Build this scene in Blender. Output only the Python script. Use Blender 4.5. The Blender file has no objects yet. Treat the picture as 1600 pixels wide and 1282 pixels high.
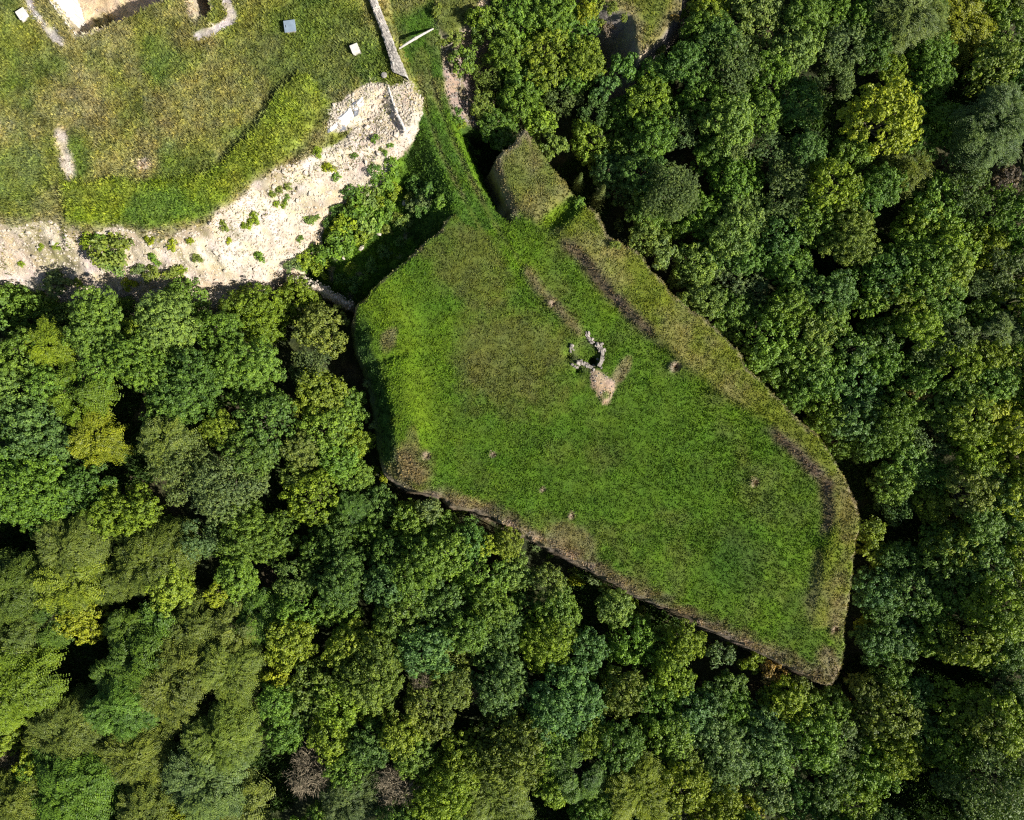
import bpy, math, random
import numpy as np

# ------------------------------------------------------------------ camera, sky, sun, exposure
scene = bpy.context.scene
CAM_H = 90.0                       # drone height above the bastion top (metres)
FOC = 1142.0                       # focal length in photograph pixels (1600 wide)
S = FOC / CAM_H                    # photograph pixels per metre at z = 0
cam_data = bpy.data.cameras.new('camera')
cam_data.sensor_width = 36.0
cam_data.lens = FOC / 1600.0 * 36.0
cam_data.clip_end = 20000.0
cam = bpy.data.objects.new('camera', cam_data)
cam.location = (0, 0, CAM_H)
scene.collection.objects.link(cam)
scene.camera = cam

SUN_EL, SUN_AZ = math.radians(36), math.radians(-27)      # azimuth from +x, counter-clockwise
sdir = (math.cos(SUN_EL) * math.cos(SUN_AZ), math.cos(SUN_EL) * math.sin(SUN_AZ), math.sin(SUN_EL))
world = bpy.data.worlds.new('World'); scene.world = world; world.use_nodes = True
wn = world.node_tree.nodes; wn.clear()
sky = wn.new('ShaderNodeTexSky'); sky.sky_type = 'NISHITA'; sky.sun_disc = False
sky.sun_elevation = SUN_EL
sky.sun_rotation = math.radians(90) - SUN_AZ
bg = wn.new('ShaderNodeBackground'); bg.inputs['Strength'].default_value = 0.05
wo = wn.new('ShaderNodeOutputWorld')
world.node_tree.links.new(sky.outputs[0], bg.inputs[0]); world.node_tree.links.new(bg.outputs[0], wo.inputs[0])
sun_data = bpy.data.lights.new('sun', 'SUN'); sun_data.energy = 5.0; sun_data.angle = math.radians(0.5)
sun_data.color = (1.0, 0.95, 0.86)
sun = bpy.data.objects.new('sun', sun_data); scene.collection.objects.link(sun)
from mathutils import Vector
sun.rotation_euler = Vector(sdir).to_track_quat('Z', 'Y').to_euler()
scene.view_settings.view_transform = 'Standard'; scene.view_settings.look = 'None'
scene.view_settings.exposure = 0.65; scene.view_settings.gamma = 1.0
scene.cycles.filter_width = 1.2
scene.cycles.use_denoising = False      # keep the leaf and grass texture crisp
scene.cycles.max_bounces = 5; scene.cycles.diffuse_bounces = 3; scene.cycles.glossy_bounces = 2
scene.cycles.transmission_bounces = 3; scene.cycles.transparent_max_bounces = 4

RNG = np.random.default_rng(7)
random.seed(7)
COL = scene.collection

# ------------------------------------------------------------------ small helpers
def tag(o, label=None, cat=None, group=None, kind=None):
    if label: o['label'] = label
    if cat: o['category'] = cat
    if group: o['group'] = group
    if kind: o['kind'] = kind
    return o

def link(o, parent=None):
    COL.objects.link(o)
    if parent is not None: o.parent = parent
    return o

def empty(name, loc):
    o = bpy.data.objects.new(name, None); o.location = loc; o.empty_display_size = 0.3
    return link(o)

def mesh_np(name, V, F, mats, smooth=False, attrs=None):
    """V (n,3), F (m,k) all faces with k corners"""
    me = bpy.data.meshes.new(name)
    V = np.asarray(V, np.float32); F = np.asarray(F, np.int32)
    m, k = F.shape
    me.vertices.add(len(V)); me.vertices.foreach_set('co', V.ravel())
    me.loops.add(m * k); me.loops.foreach_set('vertex_index', F.ravel())
    me.polygons.add(m); me.polygons.foreach_set('loop_start', np.arange(0, m * k, k, dtype=np.int32))
    me.polygons.foreach_set('use_smooth', np.full(m, smooth, bool))
    for a, (typ, arr) in (attrs or {}).items():
        at = me.attributes.new(a, typ, 'POINT')
        arr = np.asarray(arr, np.float32)
        if typ == 'FLOAT_COLOR':
            c = np.ones((len(arr), 4), np.float32); c[:, :3] = arr; at.data.foreach_set('color', c.ravel())
        else:
            at.data.foreach_set('value', arr.ravel())
    me.update(calc_edges=True); me.validate()
    for mt in (mats if isinstance(mats, (list, tuple)) else [mats]): me.materials.append(mt)
    return me

def obj(name, me, parent=None, loc=None):
    o = bpy.data.objects.new(name, me)
    if loc is not None: o.location = loc
    return link(o, parent)

def pix(u, v, z=0.0):
    k = (CAM_H - z) / FOC
    return ((u - 800.0) * k, (641.0 - v) * k, z)

def sstep(a, b, x):
    t = np.clip((x - a) / (b - a), 0, 1)
    return t * t * (3 - 2 * t)

class Lattice:
    def __init__(self, seed): self.t = np.random.default_rng(seed).random((256, 256)).astype(np.float32)
    def __call__(self, x, y):
        xi = np.floor(x).astype(np.int64); yi = np.floor(y).astype(np.int64)
        fx = x - xi; fy = y - yi
        fx = fx * fx * (3 - 2 * fx); fy = fy * fy * (3 - 2 * fy)
        t = self.t; a = xi & 255; b = (xi + 1) & 255; c = yi & 255; d = (yi + 1) & 255
        return ((t[a, c] * (1 - fx) + t[b, c] * fx) * (1 - fy) + (t[a, d] * (1 - fx) + t[b, d] * fx) * fy) * 2 - 1
def fbm(seed, x, y, scale, octs=4, gain=0.5):
    n = 0; amp = 1.0; tot = 0
    for i in range(octs):
        n = n + amp * Lattice(seed * 17 + i)(x / scale + 13.7 * i + 1000, y / scale + 7.1 * i + 1000)
        tot += amp; amp *= gain; scale *= 0.5
    return n / tot

def sdpoly(P, u, v):
    """signed distance in pixels, positive inside"""
    P = np.asarray(P, float); n = len(P)
    d2 = np.full(u.shape, 1e18); ins = np.zeros(u.shape, bool)
    for i in range(n):
        ax, ay = P[i]; bx, by = P[(i + 1) % n]
        ex, ey = bx - ax, by - ay
        wx, wy = u - ax, v - ay
        t = np.clip((wx * ex + wy * ey) / (ex * ex + ey * ey + 1e-9), 0, 1)
        d2 = np.minimum(d2, (wx - ex * t) ** 2 + (wy - ey * t) ** 2)
        if ay != by:
            c = ((ay > v) != (by > v)) & (u < (bx - ax) * (v - ay) / (by - ay) + ax)
            ins ^= c
    d = np.sqrt(d2)
    return np.where(ins, d, -d)

def dline(P, u, v):
    P = np.asarray(P, float); d2 = np.full(u.shape, 1e18)
    for i in range(len(P) - 1):
        ax, ay = P[i]; bx, by = P[i + 1]; ex, ey = bx - ax, by - ay
        wx, wy = u - ax, v - ay
        t = np.clip((wx * ex + wy * ey) / (ex * ex + ey * ey + 1e-9), 0, 1)
        d2 = np.minimum(d2, (wx - ex * t) ** 2 + (wy - ey * t) ** 2)
    return np.sqrt(d2)

# ------------------------------------------------------------------ materials
def new_mat(name):
    m = bpy.data.materials.new(name); m.use_nodes = True
    nt = m.node_tree; nt.nodes.clear()
    return m, nt, nt.nodes, nt.links

def N(nt, typ, **kw):
    n = nt.nodes.new(typ)
    for k, v in kw.items(): setattr(n, k, v)
    return n

def noise_mul(nt, col_socket, terms, coord='pos'):
    """multiply a colour by noise terms (scale, low, high, detail)"""
    L = nt.links
    if coord == 'pos':
        g = N(nt, 'ShaderNodeNewGeometry'); vec = g.outputs['Position']
    else:
        g = N(nt, 'ShaderNodeTexCoord'); vec = g.outputs['Object']
    for sc, lo, hi, det in terms:
        t = N(nt, 'ShaderNodeTexNoise'); t.inputs['Scale'].default_value = sc; t.inputs['Detail'].default_value = det
        L.new(vec, t.inputs['Vector'])
        r = N(nt, 'ShaderNodeMapRange'); r.inputs['From Min'].default_value = 0.3; r.inputs['From Max'].default_value = 0.7
        r.inputs['To Min'].default_value = lo; r.inputs['To Max'].default_value = hi
        L.new(t.outputs['Fac'], r.inputs['Value'])
        m = N(nt, 'ShaderNodeMixRGB', blend_type='MULTIPLY'); m.inputs['Fac'].default_value = 1
        L.new(col_socket, m.inputs['Color1']); L.new(r.outputs[0], m.inputs['Color2'])
        col_socket = m.outputs[0]
    return col_socket, vec

def mat_ground(name, terms, bump=(6.0, 0.08), rough=0.95):
    m, nt, nd, L = new_mat(name)
    a = N(nt, 'ShaderNodeAttribute', attribute_name='col')
    c, vec = noise_mul(nt, a.outputs['Color'], terms)
    b = N(nt, 'ShaderNodeBsdfPrincipled'); b.inputs['Roughness'].default_value = rough
    b.inputs['Specular IOR Level'].default_value = 0.15
    L.new(c, b.inputs['Base Color'])
    t = N(nt, 'ShaderNodeTexNoise'); t.inputs['Scale'].default_value = bump[0]; t.inputs['Detail'].default_value = 4
    L.new(vec, t.inputs['Vector'])
    bm = N(nt, 'ShaderNodeBump'); bm.inputs['Strength'].default_value = 1.0; bm.inputs['Distance'].default_value = bump[1]
    L.new(t.outputs['Fac'], bm.inputs['Height']); L.new(bm.outputs[0], b.inputs['Normal'])
    o = N(nt, 'ShaderNodeOutputMaterial'); L.new(b.outputs[0], o.inputs[0])
    return m

def mat_plain(name, col, terms=(), rough=0.85, spec=0.2, bump=None, coord='pos', metallic=0.0):
    m, nt, nd, L = new_mat(name)
    rgb = N(nt, 'ShaderNodeRGB'); rgb.outputs[0].default_value = (*col, 1)
    c, vec = noise_mul(nt, rgb.outputs[0], terms, coord)
    b = N(nt, 'ShaderNodeBsdfPrincipled'); b.inputs['Roughness'].default_value = rough
    b.inputs['Specular IOR Level'].default_value = spec; b.inputs['Metallic'].default_value = metallic
    L.new(c, b.inputs['Base Color'])
    if bump:
        t = N(nt, 'ShaderNodeTexNoise'); t.inputs['Scale'].default_value = bump[0]; t.inputs['Detail'].default_value = 5
        L.new(vec, t.inputs['Vector'])
        bm = N(nt, 'ShaderNodeBump'); bm.inputs['Distance'].default_value = bump[1]
        L.new(t.outputs['Fac'], bm.inputs['Height']); L.new(bm.outputs[0], b.inputs['Normal'])
    o = N(nt, 'ShaderNodeOutputMaterial'); L.new(b.outputs[0], o.inputs[0])
    return m

def mat_leaf(name, src='object', trans=0.16, rough=0.5, spec=0.3, lo=0.62, hi=1.42):
    """leaf colour = object colour (or the 'col' attribute) varied leaf by leaf through 'tint'"""
    m, nt, nd, L = new_mat(name)
    if src == 'object':
        oi = N(nt, 'ShaderNodeObjectInfo'); base = oi.outputs['Color']
    else:
        a = N(nt, 'ShaderNodeAttribute', attribute_name='col'); base = a.outputs['Color']
    ti = N(nt, 'ShaderNodeAttribute', attribute_name='tint')
    r = N(nt, 'ShaderNodeMapRange'); r.inputs['To Min'].default_value = lo; r.inputs['To Max'].default_value = hi
    L.new(ti.outputs['Fac'], r.inputs['Value'])
    mm = N(nt, 'ShaderNodeMixRGB', blend_type='MULTIPLY'); mm.inputs['Fac'].default_value = 1
    L.new(base, mm.inputs['Color1']); L.new(r.outputs[0], mm.inputs['Color2'])
    hu = N(nt, 'ShaderNodeMixRGB', blend_type='MIX'); hu.inputs['Color1'].default_value = (0.84, 0.93, 1.3, 1); hu.inputs['Color2'].default_value = (1.17, 1.06, 0.75, 1)
    L.new(ti.outputs['Fac'], hu.inputs['Fac'])
    m3 = N(nt, 'ShaderNodeMixRGB', blend_type='MULTIPLY'); m3.inputs['Fac'].default_value = 1
    L.new(mm.outputs[0], m3.inputs['Color1']); L.new(hu.outputs[0], m3.inputs['Color2']); mm = m3
    b = N(nt, 'ShaderNodeBsdfPrincipled'); b.inputs['Roughness'].default_value = rough
    b.inputs['Specular IOR Level'].default_value = spec
    L.new(mm.outputs[0], b.inputs['Base Color'])
    tr = N(nt, 'ShaderNodeBsdfTranslucent')
    m2 = N(nt, 'ShaderNodeMixRGB', blend_type='MULTIPLY'); m2.inputs['Fac'].default_value = 1
    m2.inputs['Color2'].default_value = (1.5, 1.6, 0.55, 1)
    L.new(mm.outputs[0], m2.inputs['Color1']); L.new(m2.outputs[0], tr.inputs['Color'])
    mx = N(nt, 'ShaderNodeMixShader'); mx.inputs[0].default_value = trans
    L.new(b.outputs[0], mx.inputs[1]); L.new(tr.outputs[0], mx.inputs[2])
    o = N(nt, 'ShaderNodeOutputMaterial'); L.new(mx.outputs[0], o.inputs[0])
    return m

M_GRASS = mat_ground('grassy_earth', [(2.2, 0.80, 1.2, 5), (9.0, 0.70, 1.3, 3)], (5.0, 0.10))
M_RUBBLE = mat_ground('pale_rubble', [(1.3, 0.85, 1.1, 5), (7.0, 0.80, 1.12, 6)], (7.0, 0.10))
M_FLOOR = mat_ground('forest_floor', [(1.0, 0.6, 1.4, 5), (6.0, 0.6, 1.4, 3)], (4.0, 0.15))
M_BLADE = mat_leaf('grass_blades', 'attr', 0.2, 0.6, 0.15, 0.45, 1.6)
M_LEAF = mat_leaf('leaves', 'object')
M_NEEDLE = mat_leaf('needles', 'object', 0.1, 0.6, 0.2)
M_BARK = mat_plain('bark', (0.10, 0.085, 0.065), [(3.0, 0.6, 1.4, 4)], 0.9, 0.1, (8.0, 0.03))
M_DEAD = mat_plain('dead_wood', (0.27, 0.225, 0.15), [(4.0, 0.6, 1.35, 3)], 0.9, 0.1)
M_STONE = mat_plain('limestone', (0.56, 0.49, 0.40), [(1.7, 0.7, 1.2, 4), (9.0, 0.8, 1.15, 4)], 0.95, 0.1, (7.0, 0.05))
M_RUIN = mat_plain('weathered_masonry', (0.35, 0.31, 0.27), [(2.5, 0.45, 1.4, 5), (12.0, 0.75, 1.2, 4)], 0.95, 0.1, (9.0, 0.05))
M_CONC = mat_plain('weathered_concrete', (0.47, 0.43, 0.38), [(0.7, 0.55, 1.35, 6), (4.0, 0.65, 1.25, 6), (18.0, 0.8, 1.15, 3)], 0.9, 0.15, (6.0, 0.06))
M_WHITE = mat_plain('pale_concrete', (0.72, 0.68, 0.62), [(1.2, 0.85, 1.08, 5), (8.0, 0.9, 1.05, 4)], 0.9, 0.15, (9.0, 0.02))
M_SHEET = mat_plain('white_plastic_sheet', (0.80, 0.80, 0.80), [(1.5, 0.9, 1.05, 4)], 0.45, 0.4)
M_SHEET_SHADE = mat_plain('sheet_shade_grey', (0.16, 0.17, 0.20), [(2.0, 0.7, 1.3, 4)], 0.5, 0.4)  # the white sheet's shaded side, its shade painted as dark blue-grey
M_ZINC = mat_plain('blue_grey_sheet_metal', (0.26, 0.33, 0.40), [(1.5, 0.85, 1.12, 4), (12.0, 0.93, 1.05, 3)], 0.45, 0.4)
M_IRON = mat_plain('dull_iron', (0.12, 0.13, 0.14), [(5.0, 0.7, 1.3, 4)], 0.6, 0.4)
M_POLE = mat_plain('bleached_timber', (0.50, 0.46, 0.42), [(3.0, 0.75, 1.2, 5)], 0.85, 0.15)

# ------------------------------------------------------------------ terrain outlines (photograph pixels at z = 0)
BASTION = [(816,204),(835,228),(850,250),(868,275),(885,296),(897,305),(915,322),(938,345),(946,368),(985,390),(1002,405),
 (1025,435),(1050,462),(1075,485),(1100,505),(1125,525),(1152,550),(1166,580),(1195,608),(1215,626),(1235,648),(1250,663),
 (1275,682),(1290,705),(1310,738),(1325,758),(1338,785),(1340,815),(1334,870),(1328,920),(1322,960),(1321,1000),(1318,1040),
 (1310,1066),(1296,1076),(1265,1060),(1220,1036),(1170,1014),(1120,990),(1060,960),(1000,936),(950,908),(905,882),(870,866),
 (835,846),(800,826),(770,810),(740,796),(705,792),(690,778),(650,769),(618,758),(602,745),(594,720),(588,680),(580,640),
 (573,600),(564,570),(553,545),(548,500),(555,480),(575,465),(590,445),(612,425),(642,398),(662,383),(685,360),(700,340),
 (712,333),(745,365),(800,345),(794,322),(781,288),(771,263),(782,245),(802,233)]
PARAPET = [(862,362),(905,405),(940,450),(1010,522),(1060,580),(1120,625),(1190,668),(1250,718),(1287,758),(1292,800),(1277,860),
 (1270,910),(1264,960),(1264,990),(1400,990),(1400,760),(1300,640),(1150,480),(1000,330),(930,300),(896,334)]
PROW = [(816,190),(760,252),(782,300),(800,330),(838,354),(892,312),(930,300),(900,240)]
FORT = [(-300,-300),(-300,352),(0,348),(50,352),(100,350),(112,362),(200,366),(250,370),(330,356),(362,330),(400,300),(440,268),
 (482,252),(520,240),(560,232),(600,225),(632,212),(648,196),(655,176),(652,152),(640,130),(622,80),(605,40),(590,0),(560,-300)]
CAUSEWAY = [(560,-300),(590,0),(628,90),(645,140),(658,180),(668,215),(690,262),(705,300),(714,335),(750,365),(795,350),(774,332),
 (753,297),(732,250),(717,210),(703,172),(692,140),(690,105),(682,60),(676,30),(690,-300)]
SPURTOP = [(680,34),(700,46),(728,30),(762,12),(768,-20),(780,-300),(690,-300)]
MOUND = [(1000,96),(1012,82),(1030,62),(1046,42),(1062,12),(1075,-60),(1090,-300),(925,-300),(928,-10),(945,6),(966,18),(984,26),(994,46),(997,75)]
YARD = [(60,-40),(88,0),(127,61),(138,58),(165,49),(190,38),(215,27),(240,15),(262,7),(268,-8),(285,-60),(120,-120)]
WELL = [(292,-40),(301,8),(308,24),(313,38),(336,27),(330,8),(322,-40)]
RUIN_C = (917, 556)

# ------------------------------------------------------------------ terrain grid
def axis(lo, hi, step, far):
    a = list(np.arange(lo, hi + 1e-6, step)); s = step
    r = [a[-1]]
    while r[-1] < far: s *= 1.35; r.append(r[-1] + s)
    s = step; l = [a[0]]
    while l[-1] > -far: s *= 1.35; l.append(l[-1] - s)
    return np.array(l[:0:-1] + a + r[1:])
STEP = 0.25
XS = axis(-72, 72, STEP, 4000); YS = axis(-59, 59, STEP, 4000)
GX, GY = np.meshgrid(XS, YS, indexing='xy')
U = 800 + GX * S; V = 641 - GY * S
w1 = fbm(1, GX, GY, 3.0, 4) * 7.0; w2 = fbm(2, GX, GY, 3.0, 4) * 7.0
UW, VW = U + w1, V + w2
n_big = fbm(3, GX, GY, 14.0, 4); n_mid = fbm(4, GX, GY, 4.0, 4); n_sm = fbm(5, GX, GY, 1.3, 3); n_fi = fbm(6, GX, GY, 0.6, 2)
inwin = (np.abs(GX) < 76) & (np.abs(GY) < 63)
def SD(P, warp=1.0):
    r = np.full(U.shape, -4000.0)
    r[inwin] = sdpoly(P, (U + w1 * warp)[inwin], (V + w2 * warp)[inwin]); return r
def DL(P, warp=0.6):
    r = np.full(U.shape, 4000.0)
    r[inwin] = dline(P, (U + w1 * warp)[inwin], (V + w2 * warp)[inwin]); return r
dB = SD(BASTION, 0.55) / S + np.where(inwin, 0.22 * n_sm + 0.16 * n_fi, 0); dP = SD(PARAPET, 0.6) / S; dQ = SD(PROW, 0.5) / S; dF = SD(FORT, 0.7) / S
dC = SD(CAUSEWAY, 0.7) / S; dN = SD(SPURTOP, 0.8) / S; dM = SD(MOUND, 0.7) / S; dY = SD(YARD, 0.35) / S; dW = SD(WELL, 0.15) / S

dopen = np.maximum(np.maximum(dB, dF), dC)
far_r = np.clip(-dopen, 0, 60)
zb = -8.0 + 4.5 * sstep(12, 24, far_r) + 0.5 * n_big + 0.25 * n_mid
ditch = sstep(60, 0, np.hypot(U - 575, V - 340) - 70)
zb = zb + 3.4 * ditch

# bastion top
zt = 0.25 * n_big + 0.10 * n_mid + 0.05 * n_sm
soft = 0.35 + 0.5 * sstep(-0.4, 0.5, fbm(11, GX, GY, 6.0, 2))
zt += (1.15 - 0.5 * sstep(690, 780, V)) * sstep(-0.35 - soft * 0.6, 0.8 + soft * 0.9, dP + 0.3 * n_mid) * sstep(1010, 900, V)
zt += 1.2 * sstep(-0.3, 1.5, dQ)
RIDGE_W = [(598,445),(622,500),(634,560),(640,620),(648,690),(665,735)]
dR = DL(RIDGE_W) / S
zt += 0.55 * np.exp(-(dR / 1.9) ** 2)
BANK2 = [(826,430),(850,462),(880,492),(905,520)]
dB2 = DL(BANK2) / S
zt += 0.42 * np.exp(-(dB2 / 0.9) ** 2)
GULLY = [(556,575),(580,570),(600,562),(632,556)]
dG = DL(GULLY) / S
zt -= 0.35 * np.exp(-(dG / 0.5) ** 2)
# ruts of the track over the causeway
RUT1 = [(652,118),(668,178),(690,242),(716,295),(742,342),(768,392),(792,432),(840,505),(880,570)]
RUT2 = [(668,105),(690,175),(712,228),(736,282),(757,322),(780,366),(806,404),(868,480)]
dT = np.minimum(DL(RUT1, 0.25), DL(RUT2, 0.25)) / S
fadeT = sstep(520, 330, V)
rut = np.exp(-(dT / 0.28) ** 2)
# ruin hollow and spoil heap
dK = np.hypot(U - 918, V - 555) / S
zt -= 0.55 * np.exp(-(dK / 1.5) ** 2)
zt -= 1.5 * np.exp(-((np.hypot(U - 928, V - 565) / S) / 0.55) ** 4)
zt -= 0.9 * np.exp(-((np.hypot(U - 888, V - 557) / S) / 0.5) ** 2)
zt -= 0.9 * np.exp(-((np.hypot(U - 903, V - 579) / S) / 0.45) ** 2)
SPOIL = [(921,577),(936,582),(950,589),(962,597),(963,608),(958,618),(953,632),(943,633),(937,622),(929,611),(923,597)]
dS = SD(SPOIL, 0.6) / S
zt += 0.35 * sstep(-0.3, 0.9, dS)
BURROWS = [(1053,574,.55),(1178,755,.45),(862,475,.35),(893,807,.35),(666,712,.4),(769,711,.3),(1305,985,.4),(848,766,.25)]
for bu, bv, bs in BURROWS:
    d1 = np.hypot(U - bu + 5, V - bv) / S; d2 = np.hypot(U - bu - 3, V - bv) / S
    zt += bs * 0.9 * np.exp(-(d1 / bs) ** 2) - bs * 2.0 * np.exp(-(d2 / (bs * 0.6)) ** 2)
# bank widths along the edges
bw = 0.45 + 1.3 * sstep(740, 800, V) * sstep(1290, 1230, U) + 2.1 * sstep(690, 600, U) * sstep(480, 520, V) * sstep(800, 740, V) * sstep(0, 1, dB * 0 + 1)
drop = np.where(U < 640, 1.0, 0.8)
bw = bw * (1 + 0.45 * n_mid)
bank = np.clip(1 - dB / bw, 0, 1)
fB = zt - bank ** 1.3 * bw * drop * sstep(-1, 0, dB) 
fB = np.where(dB < 0, fB + dB * 5.0 * (1 + 0.3 * n_sm), fB)
joinC = sstep(60, 25, np.hypot(U - 745, V - 345))
fB = np.where(joinC > 0, fB * (1 - joinC) + (zt - 0.2) * joinC, fB)

# causeway
zc = -0.9 + 0.8 * sstep(120, 340, V) + 0.12 * n_mid + 0.05 * n_sm - 0.26 * rut * fadeT
left_side = (U < 720 + (V - 250) * 0.6)
kC = np.where(left_side & (V > 180), 0.75, np.where(V < 190, 1.15, 6.0))
fC = np.where(dC < 0, zc + dC * kC, zc)
fB = fB - 0.12 * rut * fadeT * (dB > 0)

# fort terrace
zf = 0.9 + 0.2 * n_big + 0.12 * n_mid + 0.10 * n_sm
FPAR = [(104,290),(180,282),(250,284),(325,276),(350,255),(385,220),(430,152),(470,112),(500,130),(520,165),(495,215),(450,262),(400,305),(360,335),(330,358),(200,372),(105,360)]
dFP = SD(FPAR, 0.8) / S
zf += 0.7 * sstep(-0.5, 1.4, dFP + 0.4 * n_mid)
zf += 0.5 * sstep(0.0, -2.0, SD([(-50,215),(55,215),(62,200),(-50,120)], 0.5) / S) * 0
TARPBANK = [(508,206),(520,168),(545,150),(575,134),(604,132),(612,150),(590,172),(562,196),(535,212)]
dTB = SD(TARPBANK, 0.6) / S
nose = sstep(470, 520, U) * sstep(262, 235, V)
zf -= 0.9 * sstep(-0.2, 1.2, SD([(520,205),(556,180),(580,160),(604,140),(612,165),(640,215),(600,245),(520,262),(480,262)], 0.6) / S)
kF = (0.80 + 0.12 * n_mid) + 0.35 * sstep(470, 520, U) + 2.3 * sstep(598, 640, U) * sstep(262, 215, V)
fF = np.where(dF < 0, zf + dF * kF + (0.34 * n_sm + 0.3 * n_mid + 0.16 * n_fi) * sstep(0, -1.5, dF), zf)
# far left part of the rubble ends in a steeper foot
fF = np.where((dF < -8.4) & (U < 470), fF - (-8.4 - dF) * 1.6, fF)
# sunken yard and light well
yfloor = -3.0 - 0.2 * n_mid
fF = np.where(dY > -0.5, np.where(dY > 0, np.maximum(yfloor, zf - dY * 6.0), fF), fF)
fF = np.where(dW > 0, np.maximum(-4.2, zf - dW * np.where(U < 318 - (30 - V) * 0.1, 4.0, 14.0)), fF)

# spur at the top edge and clay mound
zn = -0.6 + 0.2 * n_mid + 0.1 * n_sm
fN = np.where(dN < 0, zn + dN * 1.6, zn)
zm = 0.6 + 0.2 * n_mid + 0.08 * n_sm
fM = np.where(dM < 0, zm + dM * np.where(U < 1000, 2.2, 3.5) * (1 + 0.25 * n_mid), zm)

feats = np.stack([zb, fB, fC, fF, fN, fM])
feats[:, ~inwin] = -50; feats[0, ~inwin] = zb[~inwin]
REG = feats.argmax(0); Z = feats.max(0)
SCREE = [(430,424),(455,428),(480,440),(505,452),(528,468)]
dSC = DL(SCREE, 0.8) / S
Z = np.maximum(Z, np.where(dSC < 0.8, -5.9 + (1 - dSC / 0.6) * 1.2 + 0.45 * n_sm + 0.3 * n_fi, -99))
# forest floor: keep the ring beyond the frame level
def ground_z(x, y):
    i = int(np.clip(np.searchsorted(XS, x) - 1, 0, len(XS) - 2)); j = int(np.clip(np.searchsorted(YS, y) - 1, 0, len(YS) - 2))
    fx = (x - XS[i]) / (XS[i + 1] - XS[i]); fy = (y - YS[j]) / (YS[j + 1] - YS[j])
    return float((Z[j, i] * (1 - fx) + Z[j, i + 1] * fx) * (1 - fy) + (Z[j + 1, i] * (1 - fx) + Z[j + 1, i + 1] * fx) * fy)
def ground_at(u, v, zguess=0.0):
    """ground point that the photograph shows at pixel (u, v)"""
    z = zguess
    for _ in range(8):
        x, y, _z = pix(u, v, z); z = 0.5 * z + 0.5 * ground_z(x, y)
    x, y, _z = pix(u, v, z); return x, y, ground_z(x, y)

# ------------------------------------------------------------------ ground cover colours
def mixc(c, col, f):
    return c * (1 - f[..., None]) + np.array(col) * f[..., None]
gyy, gxx = np.gradient(Z, YS, XS)
slope = np.hypot(gxx, gyy)
C = np.zeros(U.shape + (3,)); C[:] = (0.045, 0.055, 0.022)          # forest floor
C = mixc(C, (0.10, 0.075, 0.045), sstep(0.1, 0.6, n_mid) * 0.7)
GR = np.zeros(U.shape)                                             # tuft density per m2
onB = (REG == 1); onC = (REG == 2); onF = (REG == 3); onN = (REG == 4); onM = (REG == 5)
def patch(u, v, ru, rv, ang=0.0, rag=0.35):
    ca, sa = math.cos(math.radians(ang)), math.sin(math.radians(ang))
    du, dv = U - u, V - v
    a = (du * ca + dv * sa) / ru; b = (-du * sa + dv * ca) / rv
    return sstep(1.25, 0.55, np.hypot(a, b) + rag * n_mid + 0.25 * n_sm)
# bastion meadow
cB = np.zeros_like(C); cB[:] = (0.070, 0.136, 0.011)
cB = mixc(cB, (0.098, 0.170, 0.010), sstep(-0.15, 0.45, fbm(21, GX, GY, 9.0, 4)) * 0.8)
cB = mixc(cB, (0.056, 0.098, 0.014), sstep(0.0, 0.5, fbm(22, GX, GY, 6.0, 4)) * 0.7)
cB = mixc(cB, (0.105, 0.120, 0.030), sstep(0.05, 0.55, fbm(23, GX, GY, 5.0, 4)) * 0.5)
cB = mixc(cB, (0.120, 0.120, 0.035), patch(735, 420, 75, 60, 40) * 0.6)
cB = mixc(cB, (0.120, 0.115, 0.035), patch(800, 560, 90, 95, 20) * 0.65)
cB = mixc(cB, (0.120, 0.190, 0.010), np.exp(-(DL([(600,470),(625,520),(645,600),(660,680)]) / 38.0) ** 2) * 0.75)
cB = mixc(cB, (0.035, 0.080, 0.012), patch(1150, 870, 45, 60, -20) * 0.6)
cB = mixc(cB, (0.145, 0.165, 0.020), sstep(-0.2, 1.5, dP) * 0.75 * sstep(1100, 900, V))
cB = mixc(cB, (0.20, 0.18, 0.065), sstep(0.2, 1.2, dP) * sstep(-0.1, 0.5, fbm(24, GX, GY, 4.0, 4)) * 0.7)
cB = mixc(cB, (0.17, 0.16, 0.055), sstep(-0.3, 0.8, dQ) * (0.5 + 0.5 * sstep(-0.3, 0.5, n_mid)))
cB = mixc(cB, (0.13, 0.20, 0.012), patch(868, 340, 28, 14, -40) * 0.9)
cB = mixc(cB, (0.20, 0.155, 0.075), patch(635, 735, 42, 34, 20) * 0.95)
cB = mixc(cB, (0.19, 0.16, 0.07), patch(735, 790, 40, 16, 25) * 0.8)
cB = mixc(cB, (0.19, 0.16, 0.07), patch(895, 845, 48, 22, 25) * 0.75)
cB = mixc(cB, (0.20, 0.16, 0.09), patch(608, 532, 13, 20, 20, 0.9) * 0.7)
cB = mixc(cB, (0.19, 0.17, 0.06), patch(645, 690, 10, 24, 0) * 0.6)
cB = mixc(cB, (0.24, 0.20, 0.10), patch(972, 578, 10, 26, 30) * 0.8)
cB = mixc(cB, (0.17, 0.15, 0.05), patch(1325, 800, 20, 60, 5) * 0.7)
cB = mixc(cB, (0.20, 0.165, 0.09), patch(1298, 1045, 24, 34, -20) * 0.8)
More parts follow.
